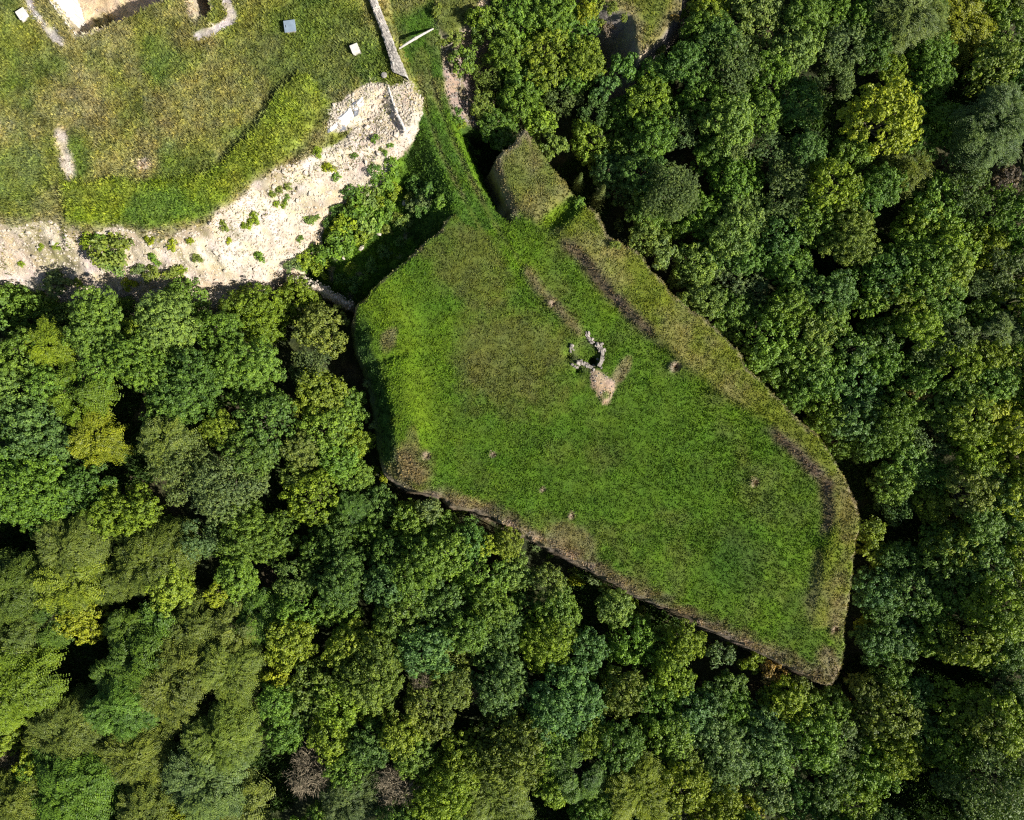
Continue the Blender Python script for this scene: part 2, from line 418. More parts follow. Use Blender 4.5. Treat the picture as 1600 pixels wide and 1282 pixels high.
# bare earth of the inner slope of the parapet, second bank, edges
inner = np.exp(-((dP - 0.25) / 0.75) ** 2)
bare_in = inner * np.clip(patch(915, 420, 70, 26, 48) + patch(990, 500, 50, 22, 46) + patch(1250, 715, 70, 26, 42) + 0.75 * patch(1282, 800, 20, 50, 5, 0.8) + 0.45 * patch(1270, 900, 14, 60, 5, 0.9), 0, 1)
cB = mixc(cB, (0.155, 0.115, 0.075), np.clip(bare_in * 1.1, 0, 0.95))
cB = mixc(cB, (0.16, 0.125, 0.07), np.exp(-((dB2 - 0.1) / 0.6) ** 2) * 0.8)
edge_sw = sstep(2.2, 0.5, dB + 0.7 * n_mid + 0.5 * n_sm) * sstep(745, 790, V) * sstep(1330, 1290, U)
cB = mixc(cB, (0.165, 0.130, 0.070), edge_sw * 0.9)
cB = mixc(cB, (0.085, 0.095, 0.030), edge_sw * sstep(0.0, 0.5, fbm(25, GX, GY, 1.8, 3)) * 0.7)
cB = mixc(cB, (0.36, 0.28, 0.19), edge_sw * sstep(0.25, 0.5, fbm(26, GX, GY, 2.4, 3)) * sstep(1.2, 0.3, dB) * 0.8)
edge_any = sstep(0.42, 0.1, dB + 0.25 * n_sm)
cB = mixc(cB, (0.24, 0.19, 0.13), edge_any * sstep(300, 330, V) * 0.55 * (1 - joinC))
cB = mixc(cB, (0.26, 0.21, 0.15), sstep(0.0, -0.4, dB) * 0.9 * (1 - joinC))                       # vertical eroded face
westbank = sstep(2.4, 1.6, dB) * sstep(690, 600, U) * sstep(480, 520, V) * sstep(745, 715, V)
cB = mixc(cB, (0.04, 0.085, 0.018), westbank * 0.85)  # darker green puts the shade of this bank into the colour
prow_edge = sstep(1.2, 0.2, dB) * (dQ > -0.5) * (U < 830)
cB = mixc(cB, (0.21, 0.17, 0.11), np.clip(prow_edge, 0, 1) * 0.85)
cB = mixc(cB, (0.13, 0.12, 0.045), rut * fadeT * 0.4 * sstep(-0.6, 0.2, n_mid))
spoilm = sstep(-0.2, 0.15, dS + 0.22 * n_sm + 0.2 * n_fi) * (1 - 0.8 * sstep(9, 4, np.hypot(U - 946, V - 618)))
cB = mixc(cB, (0.40, 0.30, 0.20), spoilm)
for bu, bv, bs in BURROWS:
    cB = mixc(cB, (0.26, 0.20, 0.14), sstep(1.7, 0.6, np.hypot(U - bu, V - bv) / S / bs + 0.4 * n_sm))
cB = mixc(cB, (0.12, 0.10, 0.07), np.exp(-((dK - 1.6) / 0.5) ** 2) * 0.35)
gB = 16.0 * (1 - spoilm) * (1 + 0.5 * edge_sw) * (1 - 0.3 * np.clip(bare_in, 0, 1)) * sstep(-0.25, 0.0, dB)
# causeway and ditch
cC = np.zeros_like(C); cC[:] = (0.060, 0.125, 0.014)
cC = mixc(cC, (0.105, 0.175, 0.015), sstep(-0.1, 0.5, n_mid) * 0.7)
cC = mixc(cC, (0.20, 0.19, 0.07), sstep(200, 120, V) * sstep(-0.3, 0.4, n_mid) * 0.75)
cC = mixc(cC, (0.12, 0.22, 0.012), patch(733, 245, 12, 70, -28) * 0.8)
cC = mixc(cC, (0.19, 0.165, 0.075), rut * fadeT * 0.6 * sstep(-0.6, 0.2, n_mid))
scarp_s = sstep(0.1, -0.5, dC) * sstep(685, 692, U) * sstep(190, 172, V)
cC = mixc(cC, (0.36, 0.27, 0.21), scarp_s)
cC = mixc(cC, (0.12, 0.12, 0.05), scarp_s * sstep(0.0, 0.4, n_sm + 0.5 * n_fi) * 0.8)
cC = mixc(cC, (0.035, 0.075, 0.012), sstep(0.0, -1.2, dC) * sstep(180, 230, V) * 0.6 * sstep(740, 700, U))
gC = 16.0 * (1 - scarp_s)
ditch_m = ((REG == 0) | (REG == 2)) & (np.hypot((U - 590) / 1.15, V - 320) < 125) & (V < 470)
DITCHP = [(436,402),(476,378),(515,334),(556,292),(596,268),(630,222),(660,210),(712,335),(690,352),(555,478),(525,464),(470,432)]
dDP = SD(DITCHP, 1.2) / S
ditch_m = ditch_m & (dDP > -3) | (dDP > 0.1) & ~(dB > -0.3)
cD = np.zeros_like(C); cD[:] = (0.060, 0.125, 0.015)
cD = mixc(cD, (0.11, 0.20, 0.015), sstep(-0.2, 0.4, n_mid))
cD = mixc(cD, (0.30, 0.25, 0.17), sstep(0.35, 0.6, fbm(31, GX, GY, 2.2, 3)) * 0.8)
# fort terrace
cF = np.zeros_like(C); cF[:] = (0.180, 0.200, 0.040)
cF = mixc(cF, (0.27, 0.235, 0.105), sstep(-0.25, 0.45, fbm(41, GX, GY, 5.0, 5)) * 0.65)
cF = mixc(cF, (0.095, 0.150, 0.025), sstep(0.0, 0.5, fbm(42, GX, GY, 6.0, 4)) * 0.75)
cF = mixc(cF, (0.075, 0.135, 0.020), patch(500, 80, 110, 80, 0) * 0.55)
cF = mixc(cF, (0.30, 0.255, 0.13), patch(150, 170, 40, 70, -20) * 0.45)
cF = mixc(cF, (0.27, 0.23, 0.10), patch(310, 170, 90, 60, -35) * 0.5)
cF = mixc(cF, (0.100, 0.165, 0.030), patch(40, 280, 60, 70, 0) * 0.6)
cF = mixc(cF, (0.175, 0.245, 0.012), sstep(-0.4, 0.9, dFP + 0.5 * n_mid) * (0.7 + 0.3 * n_mid))
cF = mixc(cF, (0.095, 0.175, 0.028), patch(265, 330, 70, 32, -10, 0.6) * 0.75)
cF = mixc(cF, (0.045, 0.070, 0.018), np.exp(-((dFP + 0.1) / 0.35) ** 2) * 0.6 * sstep(330, 360, U))  # dark line painted for shade on the parapet's inner slope
cF = mixc(cF, (0.62, 0.52, 0.40), patch(103, 224, 11, 24, -8, 0.4)); cF = mixc(cF, (0.62, 0.52, 0.40), patch(112, 262, 12, 28, -12, 0.4))
cF = mixc(cF, (0.45, 0.37, 0.27), patch(228, 262, 14, 9, 0) * 0.8)
cF = mixc(cF, (0.50, 0.42, 0.30), patch(2, 205, 8, 14, 0) * 0.8)
GRAVEL = [(372,-20),(352,0),(370,22),(366,36),(345,50),(318,60)]
gv = sstep(9.0, 6.0, np.minimum(DL([(352,-15),(360,8),(368,34)], 0.25), DL([(368,36),(345,50),(316,62)], 0.25)) + 2.5 * n_sm)
gv2 = sstep(7.0, 3.5, DL([(48,-5),(58,25),(80,50),(104,74)], 0.5) + 3 * n_sm)
cF = mixc(cF, (0.50, 0.45, 0.40), np.maximum(gv, gv2 * 0.85))
# sand in the sunken yard
ym = sstep(-0.25, 0.05, dY)
ysand = ym * (1 - patch(140, 22, 22, 22, 0) * 0.75)
cF = mixc(cF, (0.56, 0.44, 0.30), ysand)
cF = mixc(cF, (0.72, 0.62, 0.50), sstep(-0.8, -0.1, dY) * sstep(0.3, 0.0, dY) * sstep(100, 60, np.abs(U - 90)) * 0.6)
wm = sstep(-0.1, 0.1, dW)
cF = mixc(cF, (0.50, 0.42, 0.31), wm)
wl = patch(303, 20, 6, 26, -15, 0.1); cF = mixc(cF, (0.55, 0.46, 0.33), wl * 0.8)
# rubble
rubF = sstep(0.3, -0.3, dF + 0.75 * n_mid + 0.5 * n_sm)
rubF = rubF * (1 - sstep(592, 600, U) * sstep(132, 124, V))
rubF = np.maximum(rubF, sstep(0.0, 0.35, dTB + 0.2 * n_sm))
NOSE = [(540,215),(556,185),(585,162),(606,138),(640,132),(655,150),(657,178),(640,214),(600,240),(540,262),(490,268),(505,235)]
rubF = np.maximum(rubF, sstep(-0.1, 0.3, SD(NOSE, 0.9) / S + 0.15 * n_sm))
cR = np.zeros_like(C); cR[:] = (0.57, 0.475, 0.36)
cR = mixc(cR, (0.43, 0.345, 0.25), sstep(0.0, 0.5, fbm(51, GX, GY, 2.5, 5)) * 0.7)
cR = mixc(cR, (0.66, 0.58, 0.48), sstep(-0.1, 0.4, fbm(52, GX, GY, 4.0, 4)) * 0.6)
cR = mixc(cR, (0.30, 0.25, 0.14), sstep(-1.6, -0.2, dF) * sstep(0.0, -0.2, dF) * sstep(460, 440, U) * sstep(-0.35, 0.3, n_mid) * 0.75)
cR = mixc(cR, (0.28, 0.25, 0.12), patch(75, 395, 55, 26, 12) * 0.75)
cR = mixc(cR, (0.22, 0.20, 0.09), sstep(0.35, 0.6, fbm(53, GX, GY, 1.8, 4)) * 0.55)
cF = mixc(cF, (0.25, 0.215, 0.12), sstep(1.2, 0.1, dF + 0.4 * n_mid) * 0.7 * sstep(500, 460, U))
cF = cF * (1 - rubF[..., None]) + cR * rubF[..., None]
gF = 13.0 * (1 - rubF) * (1 - np.maximum(ysand, wm)) * (1 - np.maximum(gv, gv2 * 0.8)) * (1 - patch(103, 224, 11, 24, -8, 0.4)) * (1 - patch(112, 262, 12, 28, -12, 0.4))
# spur and mound
cN = np.zeros_like(C); cN[:] = (0.13, 0.155, 0.035)
cN = mixc(cN, (0.26, 0.22, 0.12), sstep(-0.2, 0.4, n_mid) * 0.7)
cN = mixc(cN, (0.55, 0.46, 0.36), patch(757, 10, 12, 16, 0, 0.3))
cN = mixc(cN, (0.28, 0.23, 0.18), sstep(0.0, -0.4, dN) * 0.85)
cM = np.zeros_like(C); cM[:] = (0.13, 0.155, 0.028)
cM = mixc(cM, (0.24, 0.20, 0.10), sstep(1.9, 0.3, dM + 0.5 * n_mid) * 0.75)
cM = mixc(cM, (0.27, 0.235, 0.20), sstep(0.05, -0.3, dM))
cM = mixc(cM, (0.55, 0.45, 0.34), sstep(0.5, 0.0, np.abs(dM + 0.1)) * patch(1005, 92, 14, 18, 0) )  # paler clay painted where sunlight catches the tip
for m_, c_, g_ in ((onB, cB, gB), (onC, cC, gC), (onF, cF, gF), (onN, cN, 12.0 * (dN > 0)), (onM, cM, 13.0 * (dM > 0.1))):
    C[m_] = c_[m_]; GR[m_] = (g_ * np.ones(U.shape))[m_]
C[ditch_m & (REG != 2)] = cD[ditch_m & (REG != 2)]; GR[ditch_m & (REG != 2)] = 16
screem = dSC < 0.65 + 0.3 * n_sm
C[screem] = cR[screem]; GR[screem] = 0
mot = np.where(onF & ~(rubF > 0.5), 1.6, 1.0)
C *= (1 + mot * (0.22 * n_sm + 0.22 * n_fi))[..., None]
C[..., 0] *= 1 + 0.12 * fbm(61, GX, GY, 1.6, 3); C[..., 2] *= 1 + 0.3 * fbm(62, GX, GY, 1.2, 3)
C = np.clip(C, 0.01, 0.85)
C[~inwin] = (0.045, 0.075, 0.022)

# ------------------------------------------------------------------ terrain objects
ny, nx = Z.shape
idx = np.arange(ny * nx).reshape(ny, nx)
QUADS = np.stack([idx[:-1, :-1], idx[:-1, 1:], idx[1:, 1:], idx[1:, :-1]], -1).reshape(-1, 4)
PTS = np.stack([GX, GY, Z], -1).reshape(-1, 3)
CF_ = C.reshape(-1, 3)
fc = idx[:-1, :-1].reshape(-1)
RUBMASK = (rubF > 0.5) & onF & ~ditch_m
reg6 = REG.copy(); reg6[RUBMASK] = 6; reg6[screem & (REG == 0)] = 6
fr = reg6.reshape(-1)[fc]
SPEC = {0: ('ground', M_FLOOR, 'shaded forest floor and moat bottom under the trees', 'ground'),
        1: ('bastion_terrain', M_GRASS, 'wedge-shaped grassy bastion standing above the surrounding wood', 'terrain'),
        2: ('causeway', M_GRASS, 'grassy causeway with two wheel ruts leading onto the bastion', 'causeway'),
        3: ('fort_terrace', M_GRASS, 'dry meadow terrace of the fort with sunken yard and sandy scrapes', 'terrain'),
        4: ('earth_spur', M_GRASS, 'dry grassy spur with a pale soil patch beside the causeway', 'terrain'),
        5: ('clay_mound', M_GRASS, 'dry grassy mound with a bare clay cliff among the trees', 'terrain'),
        6: ('rubble_slope', M_RUBBLE, 'pale collapsed rubble slope below the fort terrace', 'slope')}
TERR = {}
NRM = np.stack([-gxx, -gyy, np.ones_like(Z)], -1); NRM /= np.linalg.norm(NRM, axis=-1, keepdims=True); NRM = NRM.reshape(-1, 3)
for k, (nm, mt, lab, cat) in SPEC.items():
    F = QUADS[fr == k]
    if not len(F): continue
    used, inv = np.unique(F, return_inverse=True)
    me = mesh_np(nm, PTS[used], inv.reshape(-1, 4), mt, True, {'col': ('FLOAT_COLOR', CF_[used])})
    me.normals_split_custom_set_from_vertices(NRM[used].tolist())
    TERR[k] = tag(obj(nm, me), lab, cat, kind='structure')

# ------------------------------------------------------------------ grass (blades and weeds: uncountable)
def grass(name, mask, label, hgt, wid, nb=5, dens=1.0, tint_p=1.0):
    gr = np.where(mask & inwin, GR * dens, 0)
    cell = STEP * STEP
    n = RNG.poisson(gr * cell)
    jj, ii = np.nonzero(n); cnt = n[jj, ii]
    jj = np.repeat(jj, cnt); ii = np.repeat(ii, cnt); m = len(jj)
    x = XS[ii] + RNG.random(m) * STEP; y = YS[jj] + RNG.random(m) * STEP
    i1 = np.clip(ii + 1, 0, nx - 1); j1 = np.clip(jj + 1, 0, ny - 1)
    fx = (x - XS[ii]) / STEP; fy = (y - YS[jj]) / STEP
    z = (Z[jj, ii] * (1 - fx) + Z[jj, i1] * fx) * (1 - fy) + (Z[j1, ii] * (1 - fx) + Z[j1, i1] * fx) * fy
    sz = RNG.uniform(0.55, 1.25, m) * (1 + 0.5 * np.clip(n_mid[jj, ii], -0.6, 0.8))
    base = np.stack([x, y, z - 0.02], -1)[:, None, :]
    a = RNG.random((m, nb)) * 2 * np.pi; lean = RNG.uniform(0.25, 1.1, (m, nb))
    h = hgt * sz[:, None] * RNG.uniform(0.6, 1.2, (m, nb)); w = wid * RNG.uniform(0.6, 1.3, (m, nb))
    d = np.stack([np.cos(a), np.sin(a), np.zeros_like(a)], -1); p = np.stack([-np.sin(a), np.cos(a), np.zeros_like(a)], -1)
    r0 = (0.02 + 0.10 * RNG.random((m, nb)))[..., None]
    b0 = base + d * r0
    tip = b0 + d * (h * np.sin(lean))[..., None] + np.array([0, 0, 1.0]) * (h * np.cos(lean))[..., None]
    Vv = np.stack([b0 - p * w[..., None] * 0.5, b0 + p * w[..., None] * 0.5, tip], 2).reshape(-1, 3)
    Fv = np.arange(len(Vv)).reshape(-1, 3)
    col = np.repeat(C[jj, ii], nb * 3, axis=0)
    tint = np.repeat(np.clip(np.repeat(RNG.random(m), nb) * 0.6 + RNG.random(m * nb) * 0.4, 0, 1) ** tint_p, 3)
    me = mesh_np(name, Vv, Fv, M_BLADE, False, {'col': ('FLOAT_COLOR', np.clip(col * 1.12, 0, .8)), 'tint': ('FLOAT', tint)})
    return tag(obj(name, me), label, 'undergrowth' if name == 'undergrowth' else 'grass', kind='stuff')
grass('meadow_grass', onB, 'short green meadow grass covering the bastion top', 0.22, 0.16, 5, 1.1)
grass('terrace_grass', onF & ~RUBMASK & ~ditch_m, 'tall dry grass covering the fort terrace', 0.42, 0.17, 6, 1.15)
GRS = GR.copy(); CS = C.copy()
wv = sstep(0.12, 0.5, fbm(54, GX, GY, 2.6, 4) + 0.5 * sstep(-3.0, 0.0, dF)) * RUBMASK * (dF > -7)
GR = 12.0 * wv * (1 - 0.7 * nose); C = np.zeros_like(C) + np.array((0.23, 0.215, 0.075)); C = mixc(C, (0.12, 0.17, 0.03), sstep(0.0, 0.5, n_sm))
grass('rubble_weeds', RUBMASK, 'dry grass and weeds dotted over the pale rubble slope', 0.30, 0.13, 4)
GR = GRS; C = CS
grass('ditch_grass', onC | onN | onM | ditch_m, 'rank grass and weeds on the causeway and ditch sides', 0.32, 0.14)

# ------------------------------------------------------------------ leaf crowns
def unit(v): return v / (np.linalg.norm(v, axis=-1, keepdims=True) + 1e-9)

def leaf_quads(P, Nn, L, W, rng, axis_dir=None):
    """P centres, Nn normals, L lengths, W widths -> verts (n*4,3)"""
    n = len(P)
    r = unit(rng.normal(size=(n, 3))) if axis_dir is None else unit(axis_dir)
    t = unit(np.cross(Nn, np.cross(r, Nn)) + 1e-6)
    b = np.cross(Nn, t)
    t = t * (L * 0.5)[:, None]; b = b * (W * 0.5)[:, None]
    bend = Nn * (L * 0.12)[:, None]
    return np.stack([P - t, P - b + bend, P + t, P + b + bend], 1).reshape(-1, 3)

def lobes_of(R, rng, nl, flat):
    ce, rl = [], []
    for i in range(nl):
        g = (i + 0.5) / nl
        zz = 1 - 1.35 * g; a = i * 2.399963 + rng.uniform(-0.5, 0.5)
        rr = math.sqrt(max(0, 1 - zz * zz))
        l_ = R * rng.uniform(0.24, 0.42)
        rad = min(R * rng.uniform(0.42, 0.84), 1.02 * R - l_)
        ce.append((rr * math.cos(a) * rad, rr * math.sin(a) * rad, zz * rad * flat))
        rl.append(l_)
    return np.array(ce), np.array(rl)

def crown_mesh(name, seed, R, kind, mat):
    rng = np.random.default_rng(seed)
    flat = {'clump': 0.85, 'fine': 0.80, 'feather': 0.75, 'shrub': 0.7, 'twig': 0.9}[kind]
    nl = max(5, int(4 + R * 2.6)) if kind != 'fine' else max(5, int(3 + R * 1.9))
    LC, LR = lobes_of(R, rng, nl, flat)
    VV, TT = [], []
    for c, rl in zip(LC, LR):
        out = unit(c + np.array([0, 0, 0.55 * R]))
        ltint = rng.uniform(-0.12, 0.12)
        if kind in ('clump', 'shrub', 'fine'):
            sp = {'clump': 0.74, 'shrub': 0.52, 'fine': 0.46}[kind]
            rc0 = {'clump': 0.40, 'shrub': 0.29, 'fine': 0.22}[kind]
            nlv = {'clump': 24, 'shrub': 17, 'fine': 11}[kind]
            nc = int(2.2 * math.pi * rl * rl * 1.25 / (sp * sp)) + 2
            D = unit(rng.normal(size=(nc * 3, 3))); D = D[(D @ out) > -0.25][:nc]
            jit = np.clip(rng.normal(size=(len(D), 1)), -2, 1.6) * (0.22 if kind == 'clump' else 0.15)
            CC = c + D * rl * (1 + jit) * np.array([1, 1, flat + 0.1])
            ct = np.clip(0.5 + ltint + rng.normal(size=len(D)) * 0.17, 0, 1)
            rc = rc0 * rng.uniform(0.7, 1.3, len(D))
            up = unit(D * 0.55 + np.array([0, 0, 0.75]))
            n = len(D) * nlv
            UPr = np.repeat(up, nlv, 0); 
            d2 = unit(rng.normal(size=(n, 3)) + UPr * 1.05)
            rr = np.repeat(rc, nlv) * rng.uniform(0.6, 1.05, n)
            P = np.repeat(CC, nlv, 0) + d2 * rr[:, None]
            Nn = unit(d2 * 1.0 + UPr * 0.15 + rng.normal(size=(n, 3)) * 0.26)
            s0 = {'clump': (0.15, 0.27), 'shrub': (0.12, 0.22), 'fine': (0.10, 0.17)}[kind]
            Ls = rng.uniform(*s0, n)
            VV.append(leaf_quads(P, Nn, Ls * 1.15, Ls * 0.85, rng))
            # leaf mass inside the lobe so that no daylight shows straight through
            ni = int(len(D) * 1.6)
            Pi = c + unit(rng.normal(size=(ni, 3))) * (rl * 0.7 * rng.random(ni) ** 0.33)[:, None]
            VV.append(leaf_quads(Pi, unit(rng.normal(size=(ni, 3)) + [0, 0, 1.0]), np.full(ni, 0.34), np.full(ni, 0.26), rng))
            tt = np.clip(np.repeat(ct, nlv) + rng.normal(size=n) * 0.16, 0, 1)
            TT += [np.repeat(tt, 4), np.repeat(np.clip(0.4 + rng.normal(size=ni) * 0.15, 0, 1), 4)]
        elif kind == 'feather':
            ns = int(2 * math.pi * rl * rl * 1.5 / 0.20)
            D = unit(rng.normal(size=(ns * 3, 3))); D = D[(D @ out) > -0.2][:ns]; ns = len(D)
            st = c + D * (rl * rng.uniform(0.55, 0.95, ns))[:, None]
            hor = c.copy(); hor[2] = 0
            dirr = unit(D * 0.6 + unit(hor + 1e-3) * 0.75 + np.array([0, 0, 0.25]) + rng.normal(size=(ns, 3)) * 0.22)
            ln = rng.uniform(0.7, 1.3, ns)
            nlv = 12; q = np.linspace(0.05, 1, nlv // 2).repeat(2)
            P = st[:, None, :] + dirr[:, None, :] * (ln[:, None] * q)[..., None]
            P[..., 2] -= (0.45 * (q ** 2))[None, :] * ln[:, None]
            side = unit(np.cross(dirr, [0, 0, 1.0]))
            sg = np.tile([1.0, -1.0], nlv // 2)
            lw = 0.30 * (1.15 - 0.6 * q)
            ax = side[:, None, :] * sg[None, :, None] + dirr[:, None, :] * 0.55
            P = P + side[:, None, :] * (sg * lw * 0.5)[None, :, None]
            P = P.reshape(-1, 3); ax = ax.reshape(-1, 3); n = len(P)
            Nn = unit(np.array([0, 0, 1.0]) + np.repeat(D, nlv, 0) * 0.45 + rng.normal(size=(n, 3)) * 0.28)
            VV.append(leaf_quads(P, Nn, np.tile(lw, ns) * rng.uniform(0.9, 1.3, n), rng.uniform(0.10, 0.16, n), rng, ax))
            ct = np.clip(0.5 + ltint + rng.normal(size=ns) * 0.15, 0, 1)
            TT.append(np.repeat(np.clip(np.repeat(ct, nlv) + rng.normal(size=n) * 0.13, 0, 1), 4))
            ni = ns * 2
            Pi = c + unit(rng.normal(size=(ni, 3))) * (rl * 0.8 * rng.random(ni) ** 0.33)[:, None]
            VV.append(leaf_quads(Pi, unit(rng.normal(size=(ni, 3)) + [0, 0, 1.0]), np.full(ni, 0.34), np.full(ni, 0.24), rng))
            TT.append(np.repeat(np.clip(0.35 + rng.normal(size=ni) * 0.15, 0, 1), 4))
        elif kind == 'twig':
            ns = int(70 * rl)
            D = unit(rng.normal(size=(ns, 3)) + out * 0.7)
            st = c + D * (rl * rng.uniform(0.1, 0.7, ns))[:, None]
            for k in range(3):
                dd = unit(D + rng.normal(size=(ns, 3)) * 0.5)
                ln = rng.uniform(0.4, 0.9, ns)
                VV.append(leaf_quads(st + dd * (ln * 0.5)[:, None], unit(np.cross(dd, rng.normal(size=(ns, 3)))), ln, rng.uniform(0.035, 0.07, ns), rng, dd))
                TT.append(np.repeat(rng.random(ns), 4))
                st = st + dd * (ln * 0.7)[:, None]
    Vv = np.concatenate(VV); tt = np.concatenate(TT)
    Fv = np.arange(len(Vv)).reshape(-1, 4)
    return mesh_np(name, Vv, Fv, mat, False, {'tint': ('FLOAT', tt)}), LC

def tube(VV, FF, pts, rad, n=6):
    pts = np.asarray(pts, float); o = sum(len(v) for v in VV)
    ring = []
    for i, p in enumerate(pts):
        d = pts[min(i + 1, len(pts) - 1)] - pts[max(i - 1, 0)]; d = d / (np.linalg.norm(d) + 1e-9)
        a = np.cross(d, [0.3, 0.9, 0.2]); a /= np.linalg.norm(a) + 1e-9; b = np.cross(d, a)
        t = np.arange(n) * 2 * math.pi / n
        ring.append(p + rad[i] * (np.cos(t)[:, None] * a + np.sin(t)[:, None] * b))
    VV.append(np.concatenate(ring))
    for i in range(len(pts) - 1):
        for k in range(n):
            FF.append((o + i * n + k, o + i * n + (k + 1) % n, o + (i + 1) * n + (k + 1) % n, o + (i + 1) * n + k))

def limb_mesh(name, LC, R, seed, mat, h=1.0):
    """limbs inside the crown (crown centre = origin) with the top of the trunk"""
    rng = np.random.default_rng(seed); VV, FF = [], []
    base = np.array([0, 0, -0.75 * R])
    for c in LC:
        mid = base * 0.45 + c * 0.45 + rng.normal(size=3) * 0.08 * R
        tube(VV, FF, [base, mid, c, c * 1.12], [0.045 * R, 0.03 * R, 0.016 * R, 0.006 * R], 5)
    return mesh_np(name, np.concatenate(VV), FF, mat, True)

def trunk_mesh(name, seed, mat):
    """unit trunk: base at z 0, top at z 1, radius 0.1 (scaled per tree)"""
    rng = np.random.default_rng(seed); VV, FF = [], []
    zs = [0, 0.04, 0.12, 0.35, 0.6, 0.85, 1.0, 1.12]; rs = [0.19, 0.14, 0.115, 0.10, 0.09, 0.08, 0.07, 0.05]
    tube(VV, FF, [(rng.normal() * 0.03 if z > 0.1 else 0, rng.normal() * 0.03 if z > 0.1 else 0, z) for z in zs], rs, 8)
    return mesh_np(name, np.concatenate(VV), FF, mat, True)
TRUNKS = [trunk_mesh('trunk', 300 + i, M_BARK) for i in range(4)]
DTRUNK = trunk_mesh('trunk', 310, M_DEAD)

PROTO = {}
def proto(kind, R, i):
    key = (kind, R, i)
    if key not in PROTO:
        me, LC = crown_mesh('crown', abs(hash((kind, int(R * 10), i))) % 99991 if False else (sum(map(ord, kind)) * 31 + int(R * 10) * 7 + i * 101), R, kind, M_DEAD if kind == 'twig' else M_LEAF)
        lm = limb_mesh('limbs', LC, R, i, M_DEAD if kind == 'twig' else M_BARK)
        PROTO[key] = (me, lm)
    return PROTO[key]

COLS = {'g': (0.110, 0.198, 0.022), 'd': (0.076, 0.152, 0.025), 't': (0.080, 0.160, 0.040), 'y': (0.168, 0.234, 0.016),
        'Y': (0.222, 0.268, 0.012), 'o': (0.140, 0.182, 0.028), 'b': (0.116, 0.170, 0.050), 'p': (0.146, 0.220, 0.042),
        'k': (0.150, 0.120, 0.080), 'r': (0.220, 0.160, 0.040)}
CNAME = {'g': 'mid-green', 'd': 'dark green', 't': 'blue-green', 'y': 'yellow-green', 'Y': 'bright yellow', 'o': 'olive',
         'b': 'grey-green', 'p': 'pale green', 'k': 'grey-brown', 'r': 'orange-tinged'}
KNAME = {'clump': ('broadleaf_tree', 'tree', 'clumpy tree'), 'fine': ('fine_leaved_tree', 'tree', 'fine-leaved tree'),
         'feather': ('feathery_tree', 'tree', 'feathery tree'), 'twig': ('dead_tree', 'dead tree', 'leafless tree')}
ZONES = [((180, 440), 0), ((400, 430), 0), ((20, 430), 0), ((490, 450), 1), ((545, 560), 2), ((570, 680), 2), ((610, 770), 3), ((760, 830), 4), ((900, 900), 4),
         ((1060, 980), 4), ((1200, 1040), 4), ((1305, 1090), 5), ((1345, 960), 6), ((1350, 850), 6), ((1320, 740), 7), ((1220, 610), 8), ((1090, 480), 8), ((1000, 390), 8),
         ((910, 290), 9), ((800, 215), 9), ((725, 130), 10), ((770, 30), 10), ((950, 60), 11), ((985, 115), 11), ((1060, 50), 12)]
ZTXT = ['the rubble slope', 'the stony scree', "the bastion's shaded flank", "the bastion's scorched corner", "the bare-earth edge", "the bastion's sharp point", "the bastion's end wall",
        "the bastion's rounded shoulder", 'the long parapet', 'the small prow', 'the soil scarp', 'the clay cliff', 'the dry mound']
def where(u, v):
    d, k = min((math.hypot(u - a, v - b), k) for (a, b), k in ZONES)
    return ('hard by ' if d < 75 else ('set back from ' if d < 190 else 'deep beyond ')) + ZTXT[k]
TREE_N = [0]; FOREST = []
BAST = np.array(BASTION, float)
